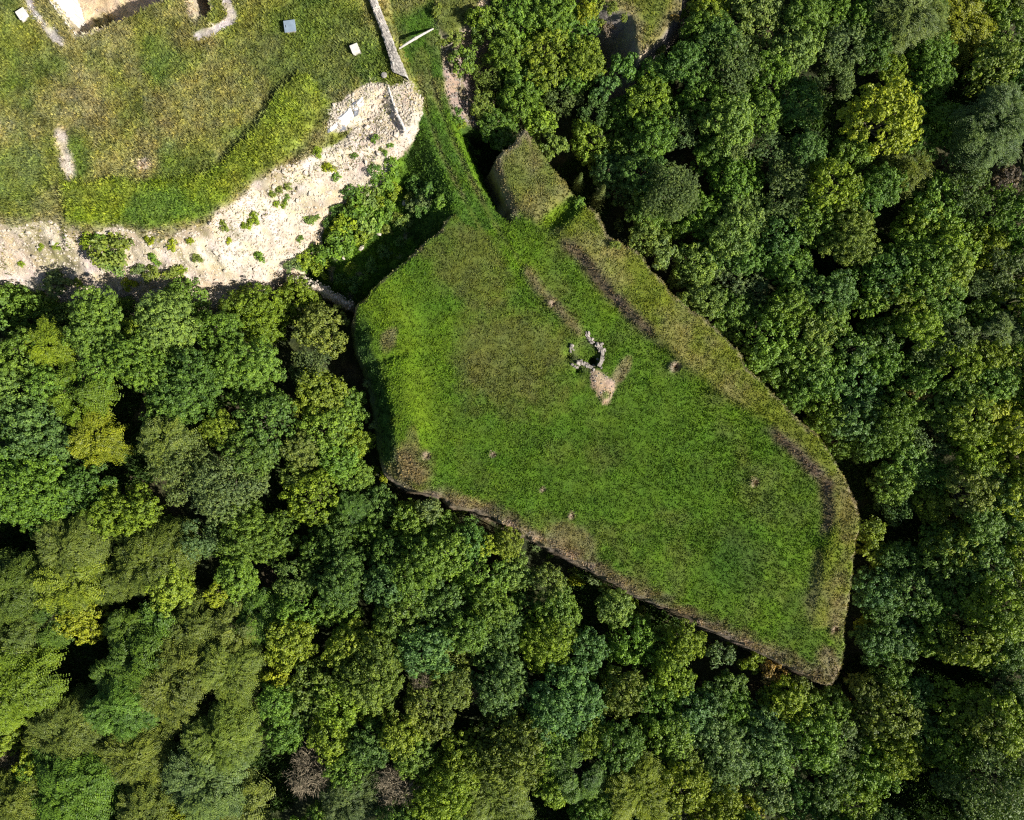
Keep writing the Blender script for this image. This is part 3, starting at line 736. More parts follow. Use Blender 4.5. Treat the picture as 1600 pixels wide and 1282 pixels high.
def tree(u, v, r, kind, ck, zc=None, sparse=False):
    i = TREE_N[0]; TREE_N[0] += 1
    rnd = random.Random(i * 77 + 5)
    dpx = -float(sdpoly(BASTION, np.array([float(u)]), np.array([float(v)]))[0])
    if dpx > -5 and kind != 'shrub': r = max(14, min(r, dpx + 6))
    if zc is None:
        t = min(1, max(0, (dpx - 60) / 200.0))
        zc = -3.6 + 4.6 * t + rnd.uniform(-1.0, 1.6)
        if v < 500 and u < 560: zc = -6.2 + min(4, max(0, (v - 440) / 40.0)) + rnd.uniform(-0.5, 0.8)
    x, y, _ = pix(u, v, zc)
    gz = ground_z(x, y)
    R = r * (CAM_H - zc) / FOC
    if zc - gz < 0.55 * R: zc = gz + 0.6 * R
    size = 5.0 if R > 4.0 else (3.2 if R > 2.1 else 1.6)
    if kind == 'twig': size = 3.0
    var = {5.0: 2, 3.2: 3, 1.6: 2, 3.0: 1}[size]
    cm, lm = proto(kind, size, i % var)
    nm, cat, desc = KNAME[kind]
    if kind == 'clump' and R < 2.6: nm = 'small_broadleaf_tree'  # same broadleaf trees, named apart only for their smaller crowns
    root = empty(nm, (x, y, gz))
    sc = R / size
    col = COLS[ck]
    j = lambda a: rnd.uniform(1 - a, 1 + a)
    val = j(0.13) * (0.98 if kind == 'feather' else 1.12)
    mg = (0.112, 0.180, 0.026); bl = 0.22 if ck not in 'kr' else 0
    col = tuple(a_ * (1 - bl) + b_ * bl for a_, b_ in zip(col, mg))
    lean = (rnd.uniform(-0.1, 0.1), rnd.uniform(-0.1, 0.1), rnd.uniform(0, 6.283))
    h = zc - gz
    c = bpy.data.objects.new('crown', cm); c.location = (0, 0, h); c.scale = (sc * j(0.1), sc * j(0.1), sc * rnd.uniform(0.85, 1.2))
    c.rotation_euler = lean; c.color = (col[0] * val * j(0.10), col[1] * val, col[2] * val * j(0.15), 1)
    link(c, root)
    l = bpy.data.objects.new('limbs', lm); link(l, c)
    th = max(0.4, h - 0.55 * R)
    t = bpy.data.objects.new('trunk', DTRUNK if kind == 'twig' else TRUNKS[i % 4]); tr = max(0.6, 0.42 * R)
    t.scale = (tr, tr, th); link(t, root)
    sz = 'broad' if R > 4.2 else ('middling' if R > 2.3 else 'small')
    FOREST.append((root, x, y, sz, CNAME[ck], desc, cat, where(u, v), u, v))
    return root

C_, F_, T_, W_ = 'clump', 'fine', 'feather', 'twig'
# crowns as read from the photograph: pixel x, pixel y, radius in pixels, kind, colour
TREES = [
 # wood below the rubble slope
 (16,482,46,C_,'g'),(58,492,42,C_,'g'),(84,545,40,T_,'Y'),(150,510,56,C_,'g'),(262,505,55,C_,'p'),(305,478,40,C_,'g'),(402,492,54,C_,'y'),
 (468,470,36,C_,'y'),(505,515,42,C_,'o'),(386,565,52,C_,'g'),(492,575,42,F_,'b'),(225,565,55,C_,'g'),(298,600,60,C_,'d'),(40,555,45,C_,'g'),(15,610,52,C_,'p'),
 (127,615,42,T_,'y'),(155,682,44,T_,'Y'),(63,680,62,C_,'t'),(263,640,46,F_,'g'),(262,690,40,T_,'o'),(404,605,44,C_,'g'),(344,672,32,C_,'y'),(421,660,50,C_,'d'),
 (502,620,44,C_,'y'),(540,640,38,C_,'g'),(512,675,42,C_,'g'),(552,690,32,C_,'y'),(290,738,60,F_,'b'),(352,765,62,F_,'b'),(388,715,44,C_,'d'),(53,766,62,C_,'g'),
 (15,715,45,C_,'g'),(140,762,44,C_,'d'),(197,800,54,C_,'y'),(490,776,44,C_,'y'),(460,745,20,C_,'o'),(530,720,40,C_,'g'),(556,745,30,C_,'g'),(545,800,32,T_,'d'),(386,835,56,C_,'g'),
 (440,832,36,C_,'g'),(520,852,52,C_,'d'),(310,842,42,F_,'b'),(116,855,58,T_,'o'),(246,868,62,T_,'o'),(460,905,40,F_,'p'),(590,790,32,C_,'d'),(640,820,38,C_,'g'),(580,835,36,C_,'g'),
 (187,492,30,C_,'g'),(95,496,22,C_,'d'),(230,520,35,C_,'y'),(345,520,36,C_,'g'),(20,660,35,C_,'g'),
 # lower left, feathery
 (28,920,62,T_,'o'),(115,905,50,T_,'y'),(133,965,38,C_,'Y'),(266,912,44,C_,'y'),(336,929,18,C_,'Y'),(305,975,40,T_,'o'),(371,900,38,C_,'g'),(532,905,52,C_,'d'),(21,990,58,T_,'o'),
 (28,1067,70,T_,'y'),(182,1053,34,T_,'g'),(224,1025,44,T_,'g'),(280,1060,66,T_,'o'),(367,1046,54,T_,'o'),(455,1000,42,C_,'y'),(437,1056,24,C_,'Y'),(497,1074,48,C_,'o'),(448,1140,38,C_,'g'),
 (518,1147,42,C_,'y'),(196,1102,54,T_,'g'),(112,1140,62,T_,'o'),(350,1147,62,T_,'o'),(224,1172,56,T_,'o'),(332,1210,66,T_,'b'),(115,1228,80,T_,'g'),(28,1245,58,T_,'o'),(52,1193,24,C_,'Y'),
 (8,1190,24,W_,'k'),(487,1207,36,W_,'k'),(287,1276,36,C_,'Y'),(385,1263,44,T_,'o'),(546,1200,38,C_,'g'),(410,960,40,T_,'g'),(375,975,34,T_,'o'),(470,950,38,C_,'g'),
 # lower middle
 (647,892,56,C_,'g'),(605,913,44,C_,'t'),(752,908,44,C_,'g'),(806,895,34,C_,'p'),(696,868,40,C_,'g'),(664,934,44,C_,'t'),(531,945,42,C_,'g'),(622,969,48,C_,'g'),(696,951,40,C_,'d'),(769,951,40,C_,'g'),
 (780,992,56,C_,'t'),(857,913,32,C_,'p'),(871,955,42,C_,'g'),(853,1000,52,C_,'y'),(913,1018,38,C_,'t'),(916,1045,22,C_,'y'),(958,945,36,C_,'p'),(983,1000,42,C_,'g'),(1042,1018,36,C_,'g'),(661,1014,48,C_,'t'),
 (710,1014,34,C_,'o'),(584,1046,62,C_,'o'),(580,1109,32,C_,'y'),(531,1095,48,C_,'y'),(626,1144,40,C_,'y'),(661,1067,18,W_,'k'),(741,1077,20,W_,'k'),(703,1074,40,C_,'o'),(780,1067,54,C_,'t'),(878,1102,66,C_,'t'),
 (923,1144,34,C_,'y'),(969,1081,44,C_,'o'),(1014,1102,46,C_,'g'),(801,1165,66,C_,'o'),(724,1182,44,C_,'y'),(668,1109,44,C_,'o'),(577,1161,44,C_,'d'),(647,1180,38,C_,'g'),(625,1228,36,W_,'k'),(692,1235,54,C_,'y'),
 (773,1236,58,T_,'o'),(549,1238,52,T_,'b'),(871,1221,38,C_,'y'),(902,1203,42,T_,'d'),(997,1228,54,T_,'y'),(940,1235,40,C_,'g'),(860,1170,38,C_,'g'),(966,1165,42,C_,'d'),(730,985,36,C_,'g'),(545,1010,42,C_,'y'),(820,945,30,C_,'d'),(690,820,26,C_,'g'),(735,845,34,C_,'d'),(760,855,20,C_,'Y'),(670,795,20,C_,'b'),(655,850,38,C_,'g'),(610,865,34,C_,'d'),
 # lower right
 (1068,1000,32,C_,'y'),(1124,1021,24,F_,'b'),(1173,1030,22,C_,'y'),(1203,1050,20,C_,'r'),(1148,1062,22,C_,'d'),(1250,1070,20,F_,'o'),(1229,1092,40,C_,'y'),(1110,1090,38,C_,'t'),(1050,1050,36,C_,'y'),
 (1082,1118,44,C_,'t'),(1145,1109,36,C_,'g'),(1292,1108,36,C_,'g'),(1194,1151,56,C_,'t'),(1124,1175,54,C_,'b'),(1264,1158,48,C_,'g'),(1348,1078,28,C_,'o'),(1330,1107,10,C_,'r'),(1390,1116,46,C_,'o'),(1365,1004,38,C_,'t'),
 (1404,997,38,C_,'t'),(1386,1046,34,C_,'g'),(1346,974,14,C_,'Y'),(1368,920,38,C_,'t'),(1418,920,46,C_,'t'),(1357,864,24,C_,'y'),(1404,874,34,C_,'d'),(1477,867,46,C_,'d'),(1502,920,46,C_,'g'),(1565,948,50,C_,'y'),
 (1512,1000,46,C_,'y'),(1453,941,34,C_,'g'),(1558,1018,40,C_,'d'),(1579,1074,48,F_,'b'),(1495,1102,46,C_,'y'),(1537,1123,44,C_,'o'),(1442,1137,46,C_,'d'),(1390,1165,50,C_,'y'),(1484,1165,50,C_,'g'),(1565,1130,44,C_,'y'),
 (1547,1217,76,F_,'b'),(1592,1182,38,T_,'p'),(1313,1158,38,F_,'b'),(1355,1193,44,C_,'g'),(1285,1228,52,C_,'d'),(1327,1252,44,C_,'y'),(1127,1214,34,F_,'b'),(1200,1235,40,C_,'b'),(1061,1228,48,C_,'y'),(1120,1258,42,C_,'y'),
 (1173,1262,20,C_,'Y'),(1235,1245,36,C_,'d'),(1040,1150,44,C_,'g'),(1060,1185,38,C_,'o'),(1205,1195,36,C_,'g'),(1420,1080,34,C_,'d'),(1380,955,30,C_,'d'),(1260,1100,30,C_,'g'),
 # right
 (1266,517,46,C_,'p'),(1296,497,34,C_,'g'),(1263,555,46,C_,'g'),(1300,458,40,C_,'t'),(1380,430,48,C_,'d'),(1404,477,44,C_,'y'),(1441,430,44,C_,'g'),(1474,423,44,C_,'y'),(1474,462,38,C_,'g'),(1432,512,42,C_,'y'),(1450,548,42,F_,'b'),
 (1490,531,36,C_,'b'),(1563,521,34,T_,'b'),(1533,487,30,C_,'g'),(1588,475,46,C_,'y'),(1568,430,42,F_,'b'),(1371,531,42,C_,'d'),(1338,594,42,C_,'t'),(1371,570,36,C_,'g'),(1404,580,46,F_,'g'),(1493,572,38,C_,'y'),(1544,564,42,C_,'y'),
 (1555,598,38,C_,'g'),(1434,615,20,C_,'r'),(1275,590,44,C_,'g'),(1290,645,40,C_,'g'),(1385,648,52,C_,'g'),(1446,690,38,F_,'b'),(1474,634,40,C_,'g'),(1516,650,38,C_,'y'),(1551,641,24,C_,'Y'),(1586,669,48,C_,'Y'),(1335,650,40,C_,'t'),
 (1356,693,34,C_,'d'),(1394,690,34,C_,'g'),(1516,700,42,C_,'y'),(1416,728,42,C_,'g'),(1392,755,36,C_,'g'),(1399,792,32,F_,'t'),(1454,785,34,C_,'y'),(1465,745,32,C_,'g'),(1510,772,36,C_,'o'),(1525,735,32,C_,'y'),(1585,720,36,C_,'Y'),
 (1592,781,40,C_,'Y'),(1560,775,36,C_,'d'),(1572,818,44,C_,'d'),(1497,856,44,C_,'y'),(1534,819,34,C_,'g'),(1466,842,34,C_,'g'),(1358,828,22,C_,'y'),(1390,871,28,C_,'d'),(1590,870,46,C_,'y'),(1545,880,40,C_,'d'),(1335,545,26,C_,'d'),(1240,620,34,C_,'g'),(1310,690,26,C_,'g'),
 (1590,560,36,C_,'g'),(1590,610,36,C_,'y'),(1440,590,30,C_,'g'),(1500,610,34,C_,'g'),
 # top right
 (1110,18,34,C_,'y'),(1089,45,28,C_,'g'),(1180,28,48,C_,'p'),(1121,66,42,C_,'d'),(1145,108,46,F_,'b'),(1072,108,42,C_,'d'),(1240,81,40,C_,'p'),(1201,123,38,C_,'g'),(1258,32,38,C_,'g'),(1300,21,34,C_,'g'),(1317,72,46,F_,'b'),
 (1300,132,38,F_,'b'),(1412,32,56,T_,'b'),(1500,46,48,T_,'Y'),(1451,88,38,C_,'g'),(1391,112,30,C_,'y'),(1378,190,54,C_,'Y'),(1454,122,34,C_,'g'),(1546,108,44,C_,'o'),(1574,56,40,C_,'g'),(1549,200,60,T_,'b'),(1510,240,46,F_,'b'),
 (1240,164,38,C_,'d'),(1138,197,46,C_,'p'),(1117,242,38,C_,'g'),(1156,230,24,F_,'b'),(1205,234,34,F_,'b'),(1061,211,34,F_,'b'),(1050,300,52,F_,'b'),(1145,283,42,C_,'g'),(1237,276,42,F_,'b'),(1296,290,46,C_,'y'),(1419,272,42,T_,'o'),
 (1374,293,38,C_,'g'),(1461,318,46,C_,'g'),(1507,304,42,F_,'b'),(1570,283,28,C_,'k'),(1549,335,42,F_,'g'),(1163,339,50,C_,'p'),(1138,371,44,C_,'p'),(1215,371,44,C_,'d'),(1321,371,54,C_,'o'),(1268,346,42,C_,'g'),(1349,318,34,C_,'d'),
 (1408,397,40,C_,'g'),(1479,398,48,C_,'y'),(1085,418,40,C_,'p'),(1156,430,42,F_,'b'),(1233,418,42,C_,'g'),(1590,345,40,C_,'g'),(1540,390,44,C_,'y'),(1590,400,36,C_,'g'),(1440,350,40,C_,'y'),(1350,30,34,C_,'g'),(1360,80,36,C_,'d'),
 (1450,20,36,F_,'p'),(1550,12,40,C_,'y'),(1594,130,34,C_,'d'),(1430,160,36,C_,'g'),(1480,195,36,C_,'g'),(1430,230,38,C_,'g'),(1330,245,34,C_,'g'),(1260,235,30,C_,'d'),(1190,180,36,C_,'g'),(1095,160,40,C_,'g'),(1020,215,36,C_,'g'),(1090,335,36,C_,'g'),
 (1100,470,34,C_,'p'),(1140,490,40,C_,'g'),(1180,470,40,F_,'b'),(1190,530,46,C_,'g'),(1230,480,40,C_,'g'),(1215,570,44,C_,'g'),(1165,400,34,C_,'d'),(1110,400,34,C_,'d'),(1045,350,38,C_,'g'),(1250,450,34,C_,'d'),
 # top middle
 (812,25,48,C_,'g'),(862,20,42,C_,'g'),(775,50,38,C_,'g'),(895,50,42,C_,'g'),(916,22,18,C_,'Y'),(860,87,44,C_,'y'),(912,95,34,C_,'y'),(795,84,38,C_,'g'),(727,96,24,C_,'g'),(762,117,28,F_,'o'),(820,127,42,C_,'g'),(882,157,36,F_,'b'),
 (930,178,28,F_,'t'),(947,142,22,C_,'t'),(812,162,36,C_,'g'),(752,162,22,C_,'o'),(775,200,34,C_,'g'),(794,222,20,C_,'p'),(845,195,25,C_,'y'),(862,235,32,C_,'o'),(925,225,38,C_,'y'),(970,110,24,C_,'d'),(1012,158,42,C_,'y'),(1037,190,34,C_,'g'),
 (1022,118,28,C_,'g'),(950,266,28,C_,'t'),(965,298,28,C_,'t'),(985,235,38,C_,'g'),(1005,372,30,C_,'p'),(1030,392,26,C_,'p'),(1070,432,28,C_,'p'),(1080,462,22,C_,'p'),(1000,270,38,C_,'d'),(1010,330,36,C_,'g'),(752,28,18,C_,'y'),(742,40,14,C_,'y'),(900,120,30,C_,'g'),(975,180,34,C_,'g'),
]
GAPS = [(345,582,16),(355,600,16),(190,625,20),(310,660,20),(222,712,26),(425,762,30),(170,810,20),(20,832,34),(205,505,18),(212,940,24),(130,1040,44),(180,1252,34),(440,1200,26),
        (916,948,26),(1022,982,26),(811,1018,16),(717,1150,18),(590,1210,18),(760,1278,24),(843,1252,20),(1442,1039,34),(1474,1062,34),(1435,1235,50),(1310,428,44),(1322,518,34),(1315,545,24),
        (1502,487,18),(1345,738,26),(1412,834,38),(1278,211,42),(1490,182,40),(1592,210,22),(905,300,30),(235,460,24),(745,235,26),(985,85,34),(960,60,30),(940,30,20),(1350,1060,12),(380,440,22),(60,440,20),(720,140,20),(700,130,24)]
BIG = {(1378,190): 6.0, (1549,200): 4.5, (1050,300): 1.5, (812,25): -1.0}
for t_ in TREES:
    tree(*t_, zc=BIG.get((t_[0], t_[1])))
OPEN = [(-400,-400),(-400,420),(0,420),(40,446),(80,460),(200,462),(330,440),(430,432),(525,462),(548,478),(700,345),(790,345),(766,262),(735,190),(715,110),(735,40),(772,12),(780,-400)]
OPENM = [(930,-400),(930,12),(955,85),(975,112),(1000,104),(1050,46),(1075,5),(1085,-400)]
placed = [(t_[0], t_[1], t_[2]) for t_ in TREES]
rf = random.Random(99)
cand = [(u, v) for u in range(-110, 1720, 34) for v in range(-110, 1400, 34)]
rf.shuffle(cand)
for (u0, v0) in cand:
    u = u0 + rf.uniform(-16, 16); v = v0 + rf.uniform(-16, 16)
    a = [np.array([u]), np.array([v])]
    if sdpoly(OPEN, *a)[0] > -6 or sdpoly(OPENM, *a)[0] > -14 or sdpoly(BASTION, *a)[0] > -14: continue
    if any(math.hypot(u - g[0], v - g[1]) < g[2] + 12 for g in GAPS): continue
    if any(math.hypot(u - p[0], v - p[1]) < 0.92 * p[2] + 8 for p in placed): continue
    outside = u < -8 or u > 1608 or v < -8 or v > 1290
    if outside and (u < -60 or u > 1680 or v < -60 or v > 1340): continue
    r = rf.uniform(26, 40) if not outside else rf.uniform(42, 58)
    if u < 420 and v > 850: kd, ck = rf.choice([(T_, 'o'), (T_, 'g'), (T_, 'o'), (C_, 'y')])
    else: kd, ck = rf.choice([(C_, 'g'), (C_, 'd'), (C_, 'g'), (C_, 'y'), (C_, 'o'), (F_, 'b')])
    tree(u, v, r, kd, ck)
    placed.append((u, v, r))
for (o_, x, y, sz, cn, desc, cat, wh, u, v) in FOREST:
    near = sorted(FOREST, key=lambda f: math.hypot(f[1] - x, f[2] - y))[1]
    lab_ = f'{sz} {cn} {desc} {wh}, beside {near[3]} {near[4]} {near[5].replace(" tree", " one")}'
    if len(lab_.replace('-', ' ').split()) > 16: lab_ = f'{sz} {cn} {desc} {wh}, beside {near[4]} {near[5].replace(" tree", " one")}'
    if len(lab_.replace('-', ' ').split()) > 16: lab_ = f'{sz} {cn} {desc} {wh}, beside {near[4]} one'
    tag(o_, lab_ or f'{sz} {cn} {desc} {wh}, beside {near[3]} {near[4]} {near[5].replace(" tree", " one")}', cat, f'{cn} {desc}s {wh}')
from collections import Counter
for _pass in range(2):
    cnt = Counter(f[0]['label'] for f in FOREST)
    for f in FOREST:
        if cnt[f[0]['label']] > 1:
            nb_ = sorted(FOREST, key=lambda g: math.hypot(g[1] - f[1], g[2] - f[2]))[1:4]
            t1 = f'{f[3]} {f[4]} {f[5]} {f[7]}, between {nb_[0][4]} and {nb_[1 + _pass][4]} ones'
            if len(t1.replace('-', ' ').split()) <= 16: f[0]['label'] = t1
print('trees', TREE_N[0])

gm = np.zeros(U.shape, bool)
for (gu, gvv, gr_) in GAPS: gm |= np.hypot(U - 800 - (gu - 800) * 1.07, V - 641 - (gvv - 641) * 1.07) < gr_ * 1.5 + 14
gm &= (REG == 0) & ~ditch_m
GR[gm] = 10; C[gm] = np.array((0.045, 0.085, 0.018)) * (1 + 0.4 * n_sm[gm])[:, None]
grass('undergrowth', gm, 'dark leafy undergrowth on the floor of gaps in the wood', 0.6, 0.34, 6)

# ------------------------------------------------------------------ young conifers by the prow
def conifer_mesh(name, seed):
    """unit-height spruce: base z 0, top z 1"""
    rng = np.random.default_rng(seed); VV, TT = [], []
    for k in range(15):
        zc = 0.10 + 0.86 * k / 14; rad = 0.34 * (1.02 - zc) + 0.015
        nb = 11
        for b in range(nb):
            a = b * 2 * math.pi / nb + k * 0.7 + rng.uniform(-0.15, 0.15)
            L = rad * rng.uniform(0.75, 1.15); q = np.linspace(0.15, 1, 6).repeat(2)
            d = np.array([math.cos(a), math.sin(a), 0]); s = np.array([-d[1], d[0], 0]); sg = np.tile([1., -1.], 6)
            P = np.array([0, 0, zc]) + d * (L * q)[:, None] + np.array([0, 0, -0.10]) * (q ** 1.5)[:, None] * (L / 0.34)
            lw = 0.05 * (1.25 - q); P = P + s * (sg * lw * 0.5)[:, None]
            Nn = unit(np.array([0, 0, 1.0]) + d * 0.3 + rng.normal(size=(12, 3)) * 0.25)
            VV.append(leaf_quads(P, Nn, lw * 1.4, np.full(12, 0.022), rng, s[None] * sg[:, None] + d * 0.8)); TT.append(np.repeat(np.clip(0.5 + rng.normal(size=12) * 0.2, 0, 1), 4))
    Vv = np.concatenate(VV)
    return mesh_np(name, Vv, np.arange(len(Vv)).reshape(-1, 4), M_NEEDLE, False, {'tint': ('FLOAT', np.concatenate(TT))})
CONE = conifer_mesh('needles', 5)
for (u, v, hh, lab, col) in ((931, 322, 9.0, 'young olive-green conifer standing beside the grass end of the parapet', (0.150, 0.185, 0.050)),
                             (901, 297, 7.0, 'young dark conifer standing in the shade beside the small prow', (0.13, 0.18, 0.045))):
    gx, gy, gz = ground_at(u, v, -4)
    root = empty('young_conifer', (gx, gy, gz)); tag(root, lab, 'conifer', 'young conifers by the prow')
    c = obj('needles', CONE, root); c.scale = (hh * 0.5, hh * 0.5, hh); c.color = (*col, 1)
    t = obj('trunk', TRUNKS[0], root); t.scale = (0.5, 0.5, hh * 0.8)

# ------------------------------------------------------------------ shrubs on the rubble, in the ditch and on the edges
SHR = [crown_mesh('foliage', 900 + i, 0.9, 'shrub', M_LEAF) for i in range(4)]
STEM = [limb_mesh('stems', s_[1], 0.9, 40 + i, M_BARK) for i, s_ in enumerate(SHR)]
def shrub(u, v, r, ck, place, desc='bush', group='bushes', flat=0.8):
    i = TREE_N[0]; TREE_N[0] += 1
    rnd = random.Random(i * 31)
    x, y, gz = ground_at(u, v, -2)
    R = r * (CAM_H - gz) / FOC; sc = R / 0.9
    root = empty('shrub', (x, y, gz - 0.05))
    c = obj('foliage', SHR[i % 4][0], root); c.location = (0, 0, 0.45 * R); c.rotation_euler = (0, 0, rnd.uniform(0, 6.28))
    c.scale = (sc * rnd.uniform(0.9, 1.15), sc * rnd.uniform(0.85, 1.1), sc * flat)
    col = COLS[ck]; val = rnd.uniform(1.05, 1.4); c.color = (col[0] * val, col[1] * val, col[2] * val, 1)
    s = obj('stems', STEM[i % 4], root); s.location = (0, 0, 0.45 * R); s.rotation_euler = c.rotation_euler; s.scale = (sc, sc, sc * flat * 0.75)
    sz = 'large' if r > 20 else ('medium' if r > 10.5 else ('small' if r > 6.5 else 'tiny'))
    tag(root, f'{sz} {CNAME[ck]} {desc} {place}', 'shrub', f'{CNAME[ck]} {group} {place}')
for u, v, r, ck in [(497,240,9,'y'),(516,264,10,'Y'),(527,279,8,'g'),(587,219,7,'g'),(595,234,4,'o'),(603,241,5,'g'),(555,244,6,'g'),(610,229,5,'g'),(585,268,11,'d'),(483,346,10,'p'),(496,341,5,'g'),
                    (398,342,10,'y'),(388,352,9,'y'),(359,378,6,'Y'),(299,377,6,'Y'),(270,383,9,'Y'),(237,376,9,'Y'),(408,402,10,'g'),(432,320,6,'y'),(444,320,6,'y'),(448,310,6,'g'),(425,304,7,'o'),(437,297,7,'o'),(452,292,7,'o'),
                    (310,405,8,'o'),(242,404,9,'g'),(248,412,6,'g'),(140,378,12,'y'),(90,386,7,'y'),(66,388,6,'y'),(35,413,6,'y'),(350,354,9,'o'),(240,428,14,'o'),(270,430,14,'o'),(285,423,10,'y'),(470,375,6,'g')]:
    shrub(u, v, r, ck, 'growing on the pale rubble slope')
for u, v, r, ck in [(205,446,12,'Y'),(218,424,12,'b'),(97,448,22,'b'),(124,442,8,'y')]:
    shrub(u, v, r, ck, 'at the lower rim of the rubble', 'dry bush', 'dry bushes')
# large bush half way up the rubble
for u, v, r, ck, d_ in [(176,398,30,'o','feathery bush'),(190,380,20,'o','feathery bush'),(160,380,16,'g','leafy bush'),(146,374,13,'y','leafy bush'),(185,412,20,'p','feathery bush')]:
    shrub(u, v, r, ck, 'in the big thicket shading the rubble slope', d_, 'bushes', 0.9)
for u, v, r, ck in [(545,352,22,'y'),(562,330,24,'g'),(585,310,20,'p'),(600,285,18,'g'),(615,262,16,'g'),(575,350,20,'p'),(535,375,18,'g'),(520,392,20,'g'),(498,398,18,'g'),(478,408,16,'y'),(505,420,18,'y'),(540,394,14,'g'),
                    (548,385,12,'g'),(565,372,14,'y'),(590,345,16,'g'),(607,330,14,'g'),(562,302,14,'g'),(548,300,12,'d'),(530,332,12,'d'),(515,350,10,'d'),(605,360,10,'o'),(580,365,8,'o'),(460,418,14,'b'),(615,300,14,'y'),(596,318,13,'y'),(555,320,14,'y')]:
    shrub(u, v, r, ck, 'in the sunny part of the ditch', 'leafy bush')
for u, v, r, ck in [(629,352,13,'p'),(640,343,9,'p'),(622,340,10,'o'),(650,325,14,'b'),(665,315,13,'b'),(655,300,12,'d'),(640,310,10,'o'),(672,300,12,'d'),(648,285,10,'d'),(660,330,12,'d'),(640,290,9,'d'),(690,318,12,'g')]:
    shrub(u, v, r, ck, 'by the stones at the head of the ditch', 'leafy bush')
for u, v, r, ck in [(548,420,10,'y'),(555,445,13,'d'),(580,415,12,'d'),(600,395,12,'d'),(535,438,12,'d'),(625,380,10,'d'),(570,435,10,'g')]:
    shrub(u, v, r, ck, "in the bastion's shadow on the ditch floor", 'leafy bush')
for u, v, r, ck in [(1207,607,11,'p'),(1274,661,14,'y'),(1288,678,10,'o'),(1298,694,13,'p'),(1309,712,10,'g'),(1175,583,8,'p'),(1218,624,6,'k'),(965,352,10,'b'),(905,320,9,'g'),(960,385,9,'o')]:
    shrub(u, v, r, ck, "clinging to the rim of the long parapet", 'bush')
for u, v, r, ck in [(895,893,9,'o'),(900,905,12,'Y'),(925,905,10,'b'),(943,915,10,'o'),(990,940,8,'y'),(860,868,8,'g'),(838,856,8,'b'),(1000,955,10,'o'),(1145,1008,9,'y'),(720,800,10,'o'),(672,800,16,'b')]:
    shrub(u, v, r, ck, 'clinging to the bare-earth edge', 'bush')
for u, v, r, ck in [(600,745,9,'Y'),(588,735,8,'y'),(585,665,8,'b'),(575,600,7,'b')]:
    shrub(u, v, r, ck, "on the slope of the bastion's shaded flank", 'bush')
for u, v, r, ck in [(982,94,6,'y'),(951,48,12,'k'),(940,40,10,'o'),(925,30,12,'b'),(935,12,14,'o'),(955,15,10,'o'),(975,28,8,'o'),(1066,25,8,'y'),(1053,32,8,'r'),(1030,80,10,'o')]:
    shrub(u, v, r, ck, 'round the shaded clay cliff', 'bush')
for u, v, r, ck in [(683,18,10,'o'),(712,62,14,'o'),(690,72,9,'o'),(742,245,10,'g'),(728,222,8,'g'),(715,190,9,'g'),(722,205,8,'y'),(716,175,8,'d'),(735,232,8,'d')]:
    shrub(u, v, r, ck, 'beside the causeway ruts', 'bush')

# ------------------------------------------------------------------ stones
def stone_mesh(seed, mat):
    rng = np.random.default_rng(seed)
    t = (1 + 5 ** 0.5) / 2
    Vv = np.array([(-1,t,0),(1,t,0),(-1,-t,0),(1,-t,0),(0,-1,t),(0,1,t),(0,-1,-t),(0,1,-t),(t,0,-1),(t,0,1),(-t,0,-1),(-t,0,1)], float) / 1.9
    Vv *= rng.uniform(0.72, 1.22, (12, 1)); Vv = np.clip(Vv, -0.82, 0.82) * rng.uniform([0.8, 0.6, 0.5], [1.2, 1.0, 0.75])
    F = [(0,11,5),(0,5,1),(0,1,7),(0,7,10),(0,10,11),(1,5,9),(5,11,4),(11,10,2),(10,7,6),(7,1,8),(3,9,4),(3,4,2),(3,2,6),(3,6,8),(3,8,9),(4,9,5),(2,4,11),(6,2,10),(8,6,7),(9,8,1)]
    return Vv, np.array(F), mesh_np('stone', Vv, F, mat, False)
STN = [stone_mesh(60 + i, M_STONE) for i in range(8)]
RST = [stone_mesh(80 + i, M_RUIN) for i in range(6)]
rubble = TERR[6]
ys_, xs_ = np.nonzero(((reg6 == 6)) & inwin & (U > -30) & (V > -20))
rs = np.random.default_rng(5)
# loose blocks large enough to pick out
for k in range(260):
    q = rs.integers(len(ys_)); x = XS[xs_[q]] + rs.uniform(0, STEP); y = YS[ys_[q]] + rs.uniform(0, STEP)
    s_ = 0.22 + 0.36 * rs.random() ** 2.0
    o = bpy.data.objects.new('stone', STN[k % 8][2]); o.location = (x, y, ground_z(x, y) + 0.15 * s_)
    o.rotation_euler = rs.uniform(0, 6.28, 3); o.scale = (s_, s_ * rs.uniform(0.7, 1.2), s_ * rs.uniform(0.6, 1.0)); link(o, rubble)
# the small debris between them
VV, FF = [], []; off = 0
for k in range(9000):
    q = rs.integers(len(ys_)); x = XS[xs_[q]] + rs.uniform(0, STEP); y = YS[ys_[q]] + rs.uniform(0, STEP)
    Vv, F, _m = STN[k % 8]; s_ = 0.06 + 0.20 * rs.random() ** 1.6; a = rs.uniform(0, 6.28); ca, sa = math.cos(a), math.sin(a)
    Rm = np.array([[ca, -sa, 0], [sa, ca, 0], [0, 0, 1]])
    VV.append((Vv * s_ * rs.uniform(0.6, 1.3, 3)) @ Rm.T + [x, y, Z[ys_[q], xs_[q]] + 0.03]); FF.append(F + off); off += 12
tag(obj('debris', mesh_np('debris', np.concatenate(VV), np.concatenate(FF), M_STONE), rubble), kind='stuff')
